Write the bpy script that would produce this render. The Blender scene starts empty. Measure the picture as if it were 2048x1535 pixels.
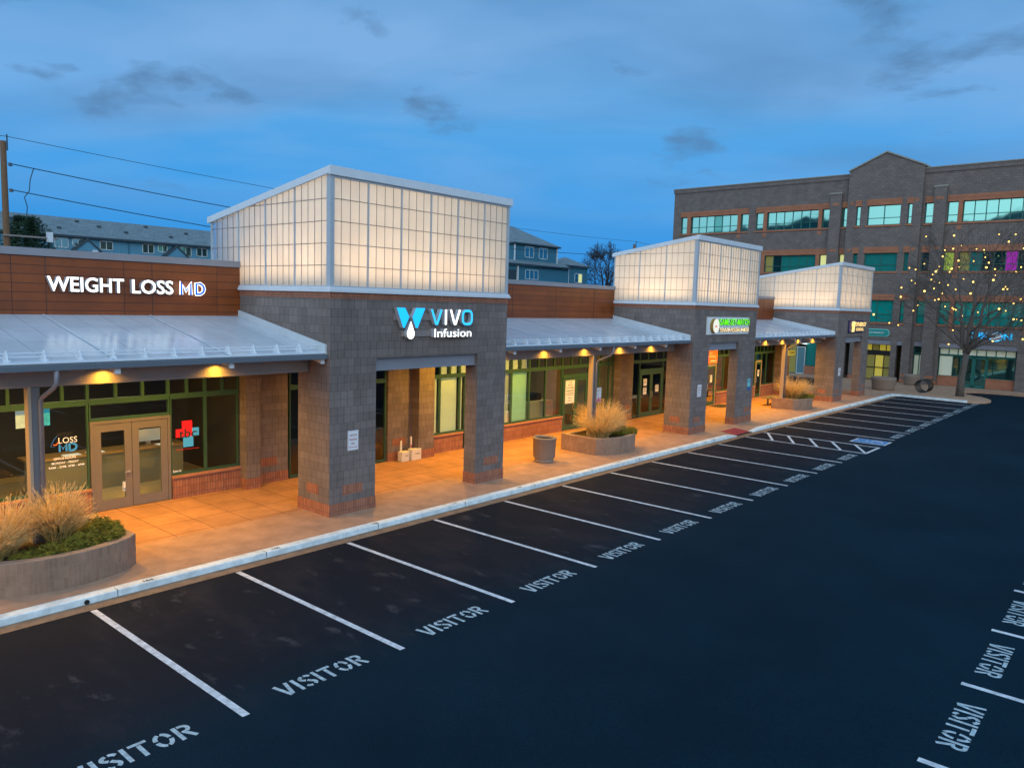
import bpy, bmesh, math, random
from mathutils import Vector, Matrix, noise
R_ = math.radians
PI = math.pi
scene = bpy.context.scene
# ------------------------------------------------------------------ camera, world, sun, exposure
CAM = (-5.153, -13.822, 5.544)
YAW, PITCH, ROLL, F = R_(49.72), R_(-6.004), R_(1.687), 1528.976
cd = bpy.data.cameras.new('camera'); cam = bpy.data.objects.new('camera', cd); scene.collection.objects.link(cam)
fwd = Vector((math.sin(YAW)*math.cos(PITCH), math.cos(YAW)*math.cos(PITCH), math.sin(PITCH)))
rt = Vector((math.cos(YAW), -math.sin(YAW), 0)); up = rt.cross(fwd)
r2 = math.cos(ROLL)*rt + math.sin(ROLL)*up; u2 = -math.sin(ROLL)*rt + math.cos(ROLL)*up
cam.matrix_world = Matrix(((r2.x,u2.x,-fwd.x,CAM[0]),(r2.y,u2.y,-fwd.y,CAM[1]),(r2.z,u2.z,-fwd.z,CAM[2]),(0,0,0,1)))
cd.sensor_width = 36; cd.lens = F/2048*36; cd.clip_start = .1; cd.clip_end = 3000
scene.camera = cam
scene.view_settings.view_transform = 'Standard'; scene.view_settings.look = 'None'
scene.view_settings.exposure = 0.40; scene.view_settings.gamma = 1; scene.view_settings.use_curve_mapping = False

LOC1, LOC2, LOC3 = (4.332,8.442,0), (.581,4.434,0), (8.758,9.916,0)
def build_world():
    w = bpy.data.worlds.new('World'); scene.world = w; w.use_nodes = True
    nt = w.node_tree; N = nt.nodes; L = nt.links
    for n in list(N): N.remove(n)
    out = N.new('ShaderNodeOutputWorld'); bg = N.new('ShaderNodeBackground'); L.new(bg.outputs[0], out.inputs[0])
    tc = N.new('ShaderNodeTexCoord'); D = tc.outputs['Generated']
    sep = N.new('ShaderNodeSeparateXYZ'); L.new(D, sep.inputs[0])
    def ramp(src, stops):
        r = N.new('ShaderNodeValToRGB'); L.new(src, r.inputs[0]); e = r.color_ramp.elements
        while len(e) < len(stops): e.new(.5)
        for i, (p, c) in enumerate(stops): e[i].position = p; e[i].color = (*c, 1)
        return r.outputs[0]
    def mix(a, b, fac, t='MIX'):
        m = N.new('ShaderNodeMix'); m.data_type = 'RGBA'; m.blend_type = t
        for s, v in ((0, fac), (6, a), (7, b)):
            if hasattr(v, 'links'): L.new(v, m.inputs[s])
            else: m.inputs[s].default_value = v if s == 0 else (*v, 1)
        return m.outputs[2]
    # dusk gradient with height
    base = ramp(sep.outputs[2], [(0.0, (.006,.175,.46)), (.06, (.008,.21,.57)), (.13, (.022,.245,.60)), (.22, (.060,.270,.58)), (.31, (.060,.225,.47)), (.45, (.055,.19,.40)), (1, (.26,.50,.80))])
    # cloud plane: direction divided by height, banks lying roughly north-west to south-east
    mp = N.new('ShaderNodeVectorMath'); mp.operation = 'DIVIDE'; L.new(D, mp.inputs[0])
    zz = N.new('ShaderNodeMath'); zz.operation = 'ADD'; L.new(sep.outputs[2], zz.inputs[0]); zz.inputs[1].default_value = .14
    cz = N.new('ShaderNodeCombineXYZ'); L.new(zz.outputs[0], cz.inputs[0]); L.new(zz.outputs[0], cz.inputs[1]); cz.inputs[2].default_value = 1
    L.new(cz.outputs[0], mp.inputs[1])
    def plane(sx, sy, loc):
        o = []
        for v, k in (((.6466,-.7628,0), sx), ((.7628,.6466,0), sy)):
            d = N.new('ShaderNodeVectorMath'); d.operation = 'DOT_PRODUCT'; L.new(mp.outputs[0], d.inputs[0]); d.inputs[1].default_value = v
            m = N.new('ShaderNodeMath'); m.operation = 'MULTIPLY'; L.new(d.outputs['Value'], m.inputs[0]); m.inputs[1].default_value = k; o.append(m.outputs[0])
        c = N.new('ShaderNodeCombineXYZ'); L.new(o[0], c.inputs[0]); L.new(o[1], c.inputs[1]); m = N.new('ShaderNodeMapping'); m.inputs['Location'].default_value = loc; L.new(c.outputs[0], m.inputs[0]); return m.outputs[0]
    def layer(vec, scale, det, rough, lo, hi, dist=0):
        n = N.new('ShaderNodeTexNoise'); n.inputs['Scale'].default_value = scale; n.inputs['Detail'].default_value = det; n.inputs['Roughness'].default_value = rough; n.inputs['Distortion'].default_value = dist; L.new(vec, n.inputs[0])
        return ramp(n.outputs[0], [(lo, (0,0,0)), (hi, (1,1,1))])
    def scaled(x, k):
        m = N.new('ShaderNodeMath'); m.operation = 'MULTIPLY'; L.new(x, m.inputs[0]); m.inputs[1].default_value = k; return m.outputs[0]
    el = ramp(sep.outputs[2], [(.08, (0,0,0)), (.23, (1,1,1))])
    c1 = layer(plane(.8, 1.1, LOC1), 1.0, 6, .5, .38, .64, .3)
    s1 = mix(base, (.165,.330,.590), scaled(mix(c1, el, 1.0, 'MULTIPLY'), .78))
    c3 = layer(plane(.7, 1.0, LOC3), .9, 5, .5, .48, .70, .2)
    s15 = mix(s1, (.060,.180,.375), scaled(mix(c3, el, 1.0, 'MULTIPLY'), .85))
    c2 = layer(plane(1.0, .95, LOC2), 2.0, 8, .56, .585, .69, .15)
    s2 = mix(s15, (.055,.135,.27), scaled(mix(c2, el, 1.0, 'MULTIPLY'), .8))
    # bright west behind the viewer
    dt = N.new('ShaderNodeVectorMath'); dt.operation = 'DOT_PRODUCT'; L.new(D, dt.inputs[0]); dt.inputs[1].default_value = (-.80,-.50,.32)
    wf = ramp(dt.outputs['Value'], [(0.02, (0,0,0)), (.75, (1,1,1))])
    west = ramp(sep.outputs[2], [(0.0, (.45,.50,.55)), (.03, (1.10,1.28,1.35)), (.35, (.92,1.22,1.45)), (1, (.40,.72,1.08))])
    s3 = mix(s2, west, wf)
    # low hills on the western horizon are seen mirrored in the office glass
    sky = N.new('ShaderNodeTexSky'); sky.sky_type = 'NISHITA'; sky.sun_disc = False
    sky.sun_elevation = R_(1.5); sky.sun_rotation = R_(238)
    bg2 = N.new('ShaderNodeBackground'); L.new(sky.outputs[0], bg2.inputs[0]); bg2.inputs[1].default_value = .012
    L.new(s3, bg.inputs[0]); bg.inputs[1].default_value = 1.0
    ad = N.new('ShaderNodeAddShader'); L.new(bg.outputs[0], ad.inputs[0]); L.new(bg2.outputs[0], ad.inputs[1]); L.new(ad.outputs[0], out.inputs[0])
build_world()
sl = bpy.data.lights.new('sun', 'SUN'); sl.energy = .12; sl.angle = R_(30); sl.color = (.95,.9,1.0)
so = bpy.data.objects.new('sun', sl); scene.collection.objects.link(so); so.rotation_euler = Vector((.75,.62,-.45)).to_track_quat('-Z','Y').to_euler()

# ------------------------------------------------------------------ helpers
C = scene.collection
def G(x): return -.0029*x                      # the lot falls gently to the east
def tag(o, label=None, cat=None, group=None, kind=None):
    if label: o['label'] = label
    if cat: o['category'] = cat
    if group: o['group'] = group
    if kind: o['kind'] = kind
    return o
def thing(name, loc, label, cat, group=None, rz=0):
    o = bpy.data.objects.new(name, None); C.objects.link(o); o.location = loc; o.rotation_euler = (0,0,rz); o.empty_display_size = .2
    return tag(o, label, cat, group)
def wloc(o):
    v = Vector((0,0,0))
    while o is not None: v += o.location; o = o.parent
    return v
class MB:
    def __init__(s): s.v = []; s.f = []
    def add(s, vs, fs):
        n = len(s.v); s.v += [tuple(v) for v in vs]; s.f += [tuple(i+n for i in f) for f in fs]
    def box(s, x0,x1,y0,y1,z0,z1):
        if x0 > x1: x0,x1 = x1,x0
        if y0 > y1: y0,y1 = y1,y0
        if z0 > z1: z0,z1 = z1,z0
        s.add([(x0,y0,z0),(x1,y0,z0),(x1,y1,z0),(x0,y1,z0),(x0,y0,z1),(x1,y0,z1),(x1,y1,z1),(x0,y1,z1)],
              [(0,3,2,1),(4,5,6,7),(0,1,5,4),(1,2,6,5),(2,3,7,6),(3,0,4,7)]); return s
    def quad(s, a,b,c,d): s.add([a,b,c,d],[(0,1,2,3)]); return s
    def prism(s, poly, fa, fb):                # poly -> fa(p), fb(p) give the two end rings
        n = len(poly); s.add([fa(p) for p in poly]+[fb(p) for p in poly], [tuple(range(n))[::-1], tuple(range(n,2*n))]+[(i,(i+1)%n,(i+1)%n+n,i+n) for i in range(n)]); return s
    def tube(s, pts, r, n=6, cap=True):
        P = [Vector(p) for p in pts]; rs = r if isinstance(r,(list,tuple)) else [r]*len(P); base = len(s.v); last = None
        for i,p in enumerate(P):
            d = (P[min(i+1,len(P)-1)]-P[max(i-1,0)]); d.normalize()
            a = d.orthogonal() if last is None else (last - d*last.dot(d)); a.normalize(); last = a; b = d.cross(a)
            for k in range(n):
                t = 2*PI*k/n; s.v.append(tuple(p + (a*math.cos(t)+b*math.sin(t))*rs[i]))
        for i in range(len(P)-1):
            for k in range(n):
                a0=base+i*n+k; a1=base+i*n+(k+1)%n; s.f.append((a0,a1,a1+n,a0+n))
        if cap: s.f.append(tuple(range(base,base+n))[::-1]); s.f.append(tuple(range(base+(len(P)-1)*n, base+len(P)*n)))
        return s
    def lathe(s, prof, c, n=32):
        base=len(s.v)
        for r,z in prof:
            for k in range(n): t=2*PI*k/n; s.v.append((c[0]+r*math.cos(t), c[1]+r*math.sin(t), c[2]+z))
        for i in range(len(prof)-1):
            for k in range(n): a=base+i*n+k; b=base+i*n+(k+1)%n; s.f.append((a,b,b+n,a+n))
        return s
    def wall(s, P, holes, a0,a1,z0,z1, depth):
        """P(a,z,d) -> point; a wall sheet with rectangular openings and their reveals"""
        A = sorted(set([a0,a1]+[min(max(q,a0),a1) for h in holes for q in h[:2]])); Z = sorted(set([z0,z1]+[min(max(q,z0),z1) for h in holes for q in h[2:4]]))
        for i in range(len(A)-1):
            for j in range(len(Z)-1):
                m=(A[i]+A[i+1])/2; q=(Z[j]+Z[j+1])/2
                if any(h[0]<m<h[1] and h[2]<q<h[3] for h in holes): continue
                s.quad(P(A[i],Z[j],0),P(A[i+1],Z[j],0),P(A[i+1],Z[j+1],0),P(A[i],Z[j+1],0))
        for h in holes:
            a,b,c,d = max(h[0],a0),min(h[1],a1),max(h[2],z0),min(h[3],z1); D=depth
            s.quad(P(a,c,0),P(a,d,0),P(a,d,D),P(a,c,D)); s.quad(P(b,c,0),P(b,c,D),P(b,d,D),P(b,d,0))
            s.quad(P(a,d,0),P(b,d,0),P(b,d,D),P(a,d,D)); s.quad(P(a,c,0),P(a,c,D),P(b,c,D),P(b,c,0))
        return s
    def build(s, name, m, parent=None, smooth=False, bevel=0, label=None, fixn=True):
        off = wloc(parent) if parent is not None else Vector((0,0,0))
        if parent is not None and getattr(s,'local',False): off = Vector((0,0,0))
        me = bpy.data.meshes.new(name); me.from_pydata([tuple(Vector(v)-off) for v in s.v], [], s.f)
        if fixn:
            b = bmesh.new(); b.from_mesh(me); bmesh.ops.recalc_face_normals(b, faces=b.faces); b.to_mesh(me); b.free()
        if smooth:
            for p in me.polygons: p.use_smooth = True
        me.materials.append(m); o = bpy.data.objects.new(name, me); C.objects.link(o)
        if parent is not None: o.parent = parent
        if bevel: md = o.modifiers.new('bevel','BEVEL'); md.width = bevel; md.segments = 2; md.limit_method = 'ANGLE'
        if label: o['label'] = label
        return o
def each(mb, stride, name, m, parent, **k):    # every box (or quad) of mb becomes an object of its own
    for i in range(0, len(mb.v), stride):
        q = type(mb)(); q.v = mb.v[i:i+stride]; q.f = [tuple(j-i for j in f) for f in mb.f if i <= f[0] < i+stride]; q.build(name, m, parent, **k)
def top(mb, name, m, loc, label, cat, group=None, **k):          # a thing that is one mesh, origin at its base
    mb.v = [(v[0]-loc[0], v[1]-loc[1], v[2]-loc[2]) for v in mb.v]
    o = mb.build(name, m, None, **k); o.location = loc; return tag(o, label, cat, group)
def text_mb(txt, size, x, y, P, depth=0, bold=0.0, align='LEFT', xs=1.0, spacing=1.0, raised=0):
    """flat or extruded letters; P(a,b,d) maps text plane coordinates to the world"""
    cu = bpy.data.curves.new('t','FONT'); cu.body = txt; cu.size = size; cu.align_x = align; cu.offset = bold; cu.extrude = depth/2; cu.resolution_u = 3; cu.space_character = spacing
    ob = bpy.data.objects.new('t', cu); C.objects.link(ob)
    me = bpy.data.meshes.new_from_object(ob.evaluated_get(bpy.context.evaluated_depsgraph_get()) if False else ob)
    mb = MB(); mb.add([P(x+v.co.x*xs, y+v.co.y, v.co.z + depth/2 + raised) for v in me.vertices], [tuple(p.vertices) for p in me.polygons])
    bpy.data.objects.remove(ob); bpy.data.curves.remove(cu); bpy.data.meshes.remove(me); return mb
FRONT = lambda y: (lambda a,b,d: (a, y-d, b))                    # text on a wall that faces -y

# ------------------------------------------------------------------ materials
def newmat(name):
    m = bpy.data.materials.new(name); m.use_nodes = True; nt = m.node_tree
    return m, nt, nt.nodes, nt.links, nt.nodes['Principled BSDF']
def mat(name, col, rough=.7, metal=0, spec=.5, var=0, vscale=4, bump=0, bscale=60, emit=0, ecol=None, stretch=(1,1,1)):
    m, nt, N, L, b = newmat(name)
    b.inputs['Base Color'].default_value = (*col,1); b.inputs['Roughness'].default_value = rough; b.inputs['Metallic'].default_value = metal
    b.inputs['Specular IOR Level'].default_value = spec
    if emit: b.inputs['Emission Color'].default_value = (*(ecol or col),1); b.inputs['Emission Strength'].default_value = emit
    if var or bump: tc = N.new('ShaderNodeTexCoord'); mp = N.new('ShaderNodeMapping'); mp.inputs['Scale'].default_value = stretch; L.new(tc.outputs['Object'], mp.inputs[0])
    if var:
        n = N.new('ShaderNodeTexNoise'); n.inputs['Scale'].default_value = vscale; n.inputs['Detail'].default_value = 6; n.inputs['Roughness'].default_value = .65; L.new(mp.outputs[0], n.inputs[0])
        r = N.new('ShaderNodeValToRGB'); r.color_ramp.elements[0].position = .3; r.color_ramp.elements[1].position = .7
        r.color_ramp.elements[0].color = (*[c*(1-var) for c in col],1); r.color_ramp.elements[1].color = (*[min(1,c*(1+var)) for c in col],1)
        L.new(n.outputs[0], r.inputs[0]); L.new(r.outputs[0], b.inputs['Base Color'])
    if bump:
        n = N.new('ShaderNodeTexNoise'); n.inputs['Scale'].default_value = bscale; n.inputs['Detail'].default_value = 4; L.new(mp.outputs[0], n.inputs[0])
        bp = N.new('ShaderNodeBump'); bp.inputs['Strength'].default_value = bump; bp.inputs['Distance'].default_value = .01; L.new(n.outputs[0], bp.inputs['Height']); L.new(bp.outputs[0], b.inputs['Normal'])
    return m
def brickmat(name, c1, c2, mortar, bw, bh, ms=.008, off=.5, rough=.85, bump=.4, horiz=False, var=.15, freq=2):
    """coursed masonry, laid along whichever way the wall faces"""
    m, nt, N, L, b = newmat(name); b.inputs['Roughness'].default_value = rough
    tc = N.new('ShaderNodeTexCoord'); sp = N.new('ShaderNodeSeparateXYZ'); L.new(tc.outputs['Object'], sp.inputs[0])
    if horiz: cb = N.new('ShaderNodeCombineXYZ'); L.new(sp.outputs[0], cb.inputs[0]); L.new(sp.outputs[1], cb.inputs[1])
    else:
        sn = N.new('ShaderNodeSeparateXYZ'); L.new(tc.outputs['Normal'], sn.inputs[0])
        ab = N.new('ShaderNodeMath'); ab.operation = 'ABSOLUTE'; L.new(sn.outputs[0], ab.inputs[0])
        gt = N.new('ShaderNodeMath'); gt.operation = 'GREATER_THAN'; L.new(ab.outputs[0], gt.inputs[0]); gt.inputs[1].default_value = .6
        mx = N.new('ShaderNodeMix'); L.new(gt.outputs[0], mx.inputs[0]); L.new(sp.outputs[0], mx.inputs[2]); L.new(sp.outputs[1], mx.inputs[3])
        cb = N.new('ShaderNodeCombineXYZ'); L.new(mx.outputs[0], cb.inputs[0]); L.new(sp.outputs[2], cb.inputs[1])
    bt = N.new('ShaderNodeTexBrick'); bt.inputs['Scale'].default_value = 1; bt.inputs['Brick Width'].default_value = bw; bt.inputs['Row Height'].default_value = bh
    bt.inputs['Mortar Size'].default_value = ms; bt.inputs['Mortar Smooth'].default_value = .15; bt.offset = off; bt.offset_frequency = freq
    bt.inputs['Color1'].default_value = (*c1,1); bt.inputs['Color2'].default_value = (*c2,1); bt.inputs['Mortar'].default_value = (*mortar,1)
    L.new(cb.outputs[0], bt.inputs['Vector'])
    n = N.new('ShaderNodeTexNoise'); n.inputs['Scale'].default_value = 1.3; n.inputs['Detail'].default_value = 7; n.inputs['Roughness'].default_value = .7; L.new(tc.outputs['Object'], n.inputs[0])
    mr = N.new('ShaderNodeMapRange'); L.new(n.outputs[0], mr.inputs[0]); mr.inputs[1].default_value=.3; mr.inputs[2].default_value=.7; mr.inputs[3].default_value = 1-var; mr.inputs[4].default_value = 1+var
    vm = N.new('ShaderNodeVectorMath'); vm.operation = 'SCALE'; L.new(bt.outputs[0], vm.inputs[0]); L.new(mr.outputs[0], vm.inputs['Scale']); L.new(vm.outputs[0], b.inputs['Base Color'])
    if bump:
        n2 = N.new('ShaderNodeTexNoise'); n2.inputs['Scale'].default_value = 45; L.new(tc.outputs['Object'], n2.inputs[0])
        ad = N.new('ShaderNodeMath'); ad.operation = 'MULTIPLY_ADD'; L.new(bt.outputs['Fac'], ad.inputs[0]); ad.inputs[1].default_value = -1; L.new(n2.outputs[0], ad.inputs[2])
        bp = N.new('ShaderNodeBump'); bp.inputs['Strength'].default_value = bump; bp.inputs['Distance'].default_value = .012; L.new(ad.outputs[0], bp.inputs['Height']); L.new(bp.outputs[0], b.inputs['Normal'])
    return m
def glassmat(name, tint, refl=.12, gl=(1,1,1), rough=.02):
    m, nt, N, L, b = newmat(name); N.remove(b); out = N['Material Output']
    tr = N.new('ShaderNodeBsdfTransparent'); tr.inputs[0].default_value = (*tint,1); g = N.new('ShaderNodeBsdfGlossy'); g.inputs[0].default_value = (*gl,1); g.inputs['Roughness'].default_value = rough
    fr = N.new('ShaderNodeLayerWeight'); fr.inputs[0].default_value = .25; ad = N.new('ShaderNodeMath'); ad.operation = 'MULTIPLY_ADD'; L.new(fr.outputs['Fresnel'], ad.inputs[0]); ad.inputs[1].default_value = .45; ad.inputs[2].default_value = refl; ad.use_clamp = True
    mx = N.new('ShaderNodeMixShader'); L.new(ad.outputs[0], mx.inputs[0]); L.new(tr.outputs[0], mx.inputs[1]); L.new(g.outputs[0], mx.inputs[2]); L.new(mx.outputs[0], out.inputs[0])
    return m
def emat(name, col, s, base=None):
    return mat(name, base or col, .5, emit=s, ecol=col)
M = {}
def cmumat(name, col, dark, cw=.2032, ch=.2032, var=.14, up=1.0, bed=.35, jw=.036):
    m, nt, N, L, b = newmat(name); b.inputs['Roughness'].default_value = .92; b.inputs['Specular IOR Level'].default_value = .2
    def ma(op, x, y=None, z=None, clamp=False):
        n = N.new('ShaderNodeMath'); n.operation = op; n.use_clamp = clamp
        for i, v in enumerate((x, y, z)):
            if v is None: continue
            if hasattr(v, 'links'): L.new(v, n.inputs[i])
            else: n.inputs[i].default_value = v
        return n.outputs[0]
    tc = N.new('ShaderNodeTexCoord'); sp = N.new('ShaderNodeSeparateXYZ'); L.new(tc.outputs['Object'], sp.inputs[0]); sn = N.new('ShaderNodeSeparateXYZ'); L.new(tc.outputs['Normal'], sn.inputs[0])
    side = ma('GREATER_THAN', ma('ABSOLUTE', sn.outputs[0]), .6)
    mx = N.new('ShaderNodeMix'); L.new(side, mx.inputs[0]); L.new(sp.outputs[0], mx.inputs[2]); L.new(sp.outputs[1], mx.inputs[3])
    v = ma('DIVIDE', sp.outputs[2], ch); row = ma('FLOOR', v); fv = ma('FRACT', v)
    u = ma('ADD', ma('DIVIDE', mx.outputs[0], cw), ma('MULTIPLY', ma('FLOORED_MODULO', ma('FLOOR', ma('DIVIDE', row, 2.0)), 2.0), .5)); cu = ma('FLOOR', u); fu = ma('FRACT', u)
    jv = ma('LESS_THAN', fu, jw*.75); jb = ma('LESS_THAN', fv, jw)
    cb = N.new('ShaderNodeCombineXYZ'); L.new(ma('FLOOR', ma('DIVIDE', cu, 2.0)), cb.inputs[0]); L.new(row, cb.inputs[1]); wn = N.new('ShaderNodeTexWhiteNoise'); wn.noise_dimensions = '2D'; L.new(cb.outputs[0], wn.inputs['Vector'])
    tone = ma('ADD', 1-var*.75, ma('MULTIPLY', ma('POWER', wn.outputs[0], 1.5), var*1.6))
    n = N.new('ShaderNodeTexNoise'); n.inputs['Scale'].default_value = .9; n.inputs['Detail'].default_value = 8; n.inputs['Roughness'].default_value = .72; L.new(tc.outputs['Object'], n.inputs[0])
    n3 = N.new('ShaderNodeTexNoise'); n3.inputs['Scale'].default_value = 60; n3.inputs['Detail'].default_value = 3; L.new(tc.outputs['Object'], n3.inputs[0])
    mp = N.new('ShaderNodeMapping'); mp.inputs['Scale'].default_value = (2.6,2.6,.22); L.new(tc.outputs['Object'], mp.inputs[0]); n4 = N.new('ShaderNodeTexNoise'); n4.inputs['Scale'].default_value = 1; n4.inputs['Detail'].default_value = 4; L.new(mp.outputs[0], n4.inputs[0])
    tone = ma('MULTIPLY', tone, ma('ADD', .62, ma('MULTIPLY', n.outputs[0], .76))); tone = ma('MULTIPLY', tone, ma('ADD', .82, ma('MULTIPLY', n3.outputs[0], .36))); tone = ma('MULTIPLY', tone, ma('ADD', .80, ma('MULTIPLY', n4.outputs[0], .40)))
    vm = N.new('ShaderNodeVectorMath'); vm.operation = 'SCALE'; vm.inputs[0].default_value = col; L.new(tone, vm.inputs['Scale'])
    jm = ma('MAXIMUM', ma('MULTIPLY', jv, up), ma('MULTIPLY', jb, bed)); mc = N.new('ShaderNodeMix'); mc.data_type = 'RGBA'; L.new(jm, mc.inputs[0]); L.new(vm.outputs[0], mc.inputs[6]); mc.inputs[7].default_value = (*dark,1); L.new(mc.outputs[2], b.inputs['Base Color'])
    h = ma('SUBTRACT', n3.outputs[0], ma('MULTIPLY', jm, 1.2)); bp = N.new('ShaderNodeBump'); bp.inputs['Strength'].default_value = .5; bp.inputs['Distance'].default_value = .012; L.new(h, bp.inputs['Height']); L.new(bp.outputs[0], b.inputs['Normal'])
    return m
M['cmu'] = cmumat('split_face_block', (.205,.163,.148), (.048,.039,.036), bed=.5, jw=.048, var=.15)
M['cmu_far'] = brickmat('office_block', (.160,.125,.112), (.195,.155,.138), (.085,.070,.068), .406, .203, .010, var=.16, bump=.2)
M['brick'] = brickmat('soldier_brick', (.31,.110,.062), (.40,.160,.090), (.20,.09,.06), .078, .215, .010, off=0, var=.18)
M['brick_run'] = brickmat('course_brick', (.42,.17,.09), (.48,.20,.11), (.28,.15,.1), .21, .075, .006, var=.12)
M['planter_brick'] = brickmat('planter_brick', (.30,.17,.125), (.36,.21,.15), (.24,.17,.14), .078, .205, .006, off=0, var=.2)
M['wood'] = brickmat('wood_plank_cladding', (.205,.044,.007), (.26,.060,.009), (.060,.013,.004), 2.42, .203, .009, off=0, rough=.42, bump=.25, var=.22)
M['metal'] = mat('zinc_flashing', (.55,.58,.62), .42, .0, .6, var=.06, vscale=2)
M['white_metal'] = mat('white_aluminium', (.68,.70,.74), .4, 0, .5, var=.05, vscale=3)
M['gutter'] = mat('slate_gutter', (.12,.14,.17), .45)
M['coping'] = mat('grey_coping', (.27,.25,.27), .5, var=.08, vscale=2)
M['beam'] = mat('taupe_steel', (.27,.215,.20), .5, var=.08, vscale=3)
M['beam_blue'] = mat('grey_steel', (.25,.24,.27), .5, var=.06, vscale=3)
M['post'] = mat('slate_post', (.16,.155,.17), .45)
M['tan'] = mat('tan_steel', (.42,.31,.22), .5)
M['soffit'] = mat('soffit', (.45,.38,.30), .6)
M['green'] = mat('green_frame', (.036,.095,.055), .4, var=.08, vscale=5)
M['teal_frame'] = mat('teal_frame', (.01,.13,.11), .4)
M['door_grey'] = mat('taupe_door', (.185,.160,.145), .45, var=.06, vscale=4)
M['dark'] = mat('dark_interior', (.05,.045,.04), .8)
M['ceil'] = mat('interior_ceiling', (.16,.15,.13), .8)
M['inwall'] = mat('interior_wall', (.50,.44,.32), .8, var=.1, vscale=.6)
M['infloor'] = mat('interior_floor', (.10,.06,.035), .35, var=.2, vscale=2)
M['infloor2'] = mat('pale_tile_floor', (.62,.50,.30), .3, var=.1, vscale=3)
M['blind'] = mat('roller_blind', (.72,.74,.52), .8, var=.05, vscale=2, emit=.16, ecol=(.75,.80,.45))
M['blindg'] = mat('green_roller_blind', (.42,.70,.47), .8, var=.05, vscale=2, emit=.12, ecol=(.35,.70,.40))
M['glass'] = glassmat('shop_glass', (.80,.88,.78), .05)
M['glass_lm'] = glassmat('clear_glass', (.92,.95,.88), .03)
M['black'] = mat('black', (.012,.012,.012), .5)
M['white'] = mat('white_paint', (.78,.80,.80), .6)
M['sign_white'] = mat('sign_white', (.80,.80,.82), .5)
M['ink'] = mat('ink', (.03,.03,.035), .6)
M['red'] = mat('red_ink', (.42,.04,.06), .6)
M['chrome'] = mat('brushed_handle', (.75,.72,.68), .3, .9)
M['brass'] = mat('brass', (.70,.45,.12), .3, .9)
# ------------------------------------------------------------------ the ground
def sloped(polys, h):                        # flat polygons laid on the falling ground
    mb = MB()
    for p in polys: mb.add([(x,y,G(x)+h) for x,y in p],[tuple(range(len(p)))])
    return mb
def asphalt():
    m, nt, N, L, b = newmat('asphalt'); b.inputs['Roughness'].default_value = .8; b.inputs['Specular IOR Level'].default_value = .06
    tc = N.new('ShaderNodeTexCoord'); O = tc.outputs['Object']
    def noise(sc, det, r, vec=O):
        n = N.new('ShaderNodeTexNoise'); n.inputs['Scale'].default_value = sc; n.inputs['Detail'].default_value = det; n.inputs['Roughness'].default_value = r; L.new(vec, n.inputs[0]); return n.outputs[0]
    def rng(s, a, b_, c, d):
        n = N.new('ShaderNodeMapRange'); L.new(s, n.inputs[0]); n.inputs[1].default_value=a; n.inputs[2].default_value=b_; n.inputs[3].default_value=c; n.inputs[4].default_value=d; return n.outputs[0]
    def mul(a, c):
        n = N.new('ShaderNodeMath'); n.operation='MULTIPLY'; L.new(a,n.inputs[0])
        if hasattr(c,'links'): L.new(c,n.inputs[1])
        else: n.inputs[1].default_value=c
        return n.outputs[0]
    def mixc(a, c, f):
        n = N.new('ShaderNodeMix'); n.data_type='RGBA'; L.new(f,n.inputs[0])
        for s,v in ((6,a),(7,c)):
            if hasattr(v,'links'): L.new(v,n.inputs[s])
            else: n.inputs[s].default_value=(*v,1)
        return n.outputs[2]
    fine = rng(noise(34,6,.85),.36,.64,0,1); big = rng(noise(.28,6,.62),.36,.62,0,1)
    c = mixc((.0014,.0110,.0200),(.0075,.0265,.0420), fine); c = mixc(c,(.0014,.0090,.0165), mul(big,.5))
    # stalls: worn, with pale drips and tyre scuffs between curb and line ends; warm lamp spill tinted in last
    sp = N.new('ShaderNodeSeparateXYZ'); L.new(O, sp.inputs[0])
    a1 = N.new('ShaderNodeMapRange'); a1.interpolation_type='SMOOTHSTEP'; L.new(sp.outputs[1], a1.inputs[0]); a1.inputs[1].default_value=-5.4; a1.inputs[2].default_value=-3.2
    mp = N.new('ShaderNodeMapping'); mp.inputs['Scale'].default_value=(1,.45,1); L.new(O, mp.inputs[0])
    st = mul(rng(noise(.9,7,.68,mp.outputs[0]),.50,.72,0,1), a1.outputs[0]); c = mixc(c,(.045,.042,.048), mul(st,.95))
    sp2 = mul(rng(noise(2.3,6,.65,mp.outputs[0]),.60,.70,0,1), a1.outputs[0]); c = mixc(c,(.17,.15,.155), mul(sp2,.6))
    c = mixc(c,(.0190,.0135,.0155), mul(a1.outputs[0],.6))  # brown tint painted into the asphalt as warm spill from the canopy lamps
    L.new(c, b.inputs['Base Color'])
    bp = N.new('ShaderNodeBump'); bp.inputs['Strength'].default_value=.35; bp.inputs['Distance'].default_value=.008; L.new(noise(70,4,.7), bp.inputs['Height']); L.new(bp.outputs[0], b.inputs['Normal'])
    return m
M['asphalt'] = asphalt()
M['ground'] = mat('far_ground', (.05,.05,.035), .9, var=.3, vscale=.2)
M['line'] = mat('worn_line_paint', (.56,.55,.57), .7, var=.38, vscale=7, bump=.2)
M['stencil'] = mat('faded_stencil_paint', (.38,.44,.47), .7, var=.42, vscale=11)
M['curb_paint'] = mat('white_curb_paint', (.66,.71,.72), .6, var=.24, vscale=4, bump=.3, bscale=20)
M['gutter_pan'] = mat('stained_concrete', (.21,.135,.085), .85, var=.35, vscale=3, bump=.3)
M['red_pad'] = mat('red_tactile', (.30,.03,.035), .8, var=.15, vscale=8)
M['bluepaint'] = mat('blue_paint', (.015,.17,.42), .6, var=.2, vscale=6)
M['walk'] = brickmat('scored_concrete', (.42,.205,.100), (.46,.222,.108), (.14,.062,.030), .93, .93, .010, off=0, horiz=True, var=.24, bump=.25)
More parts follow.
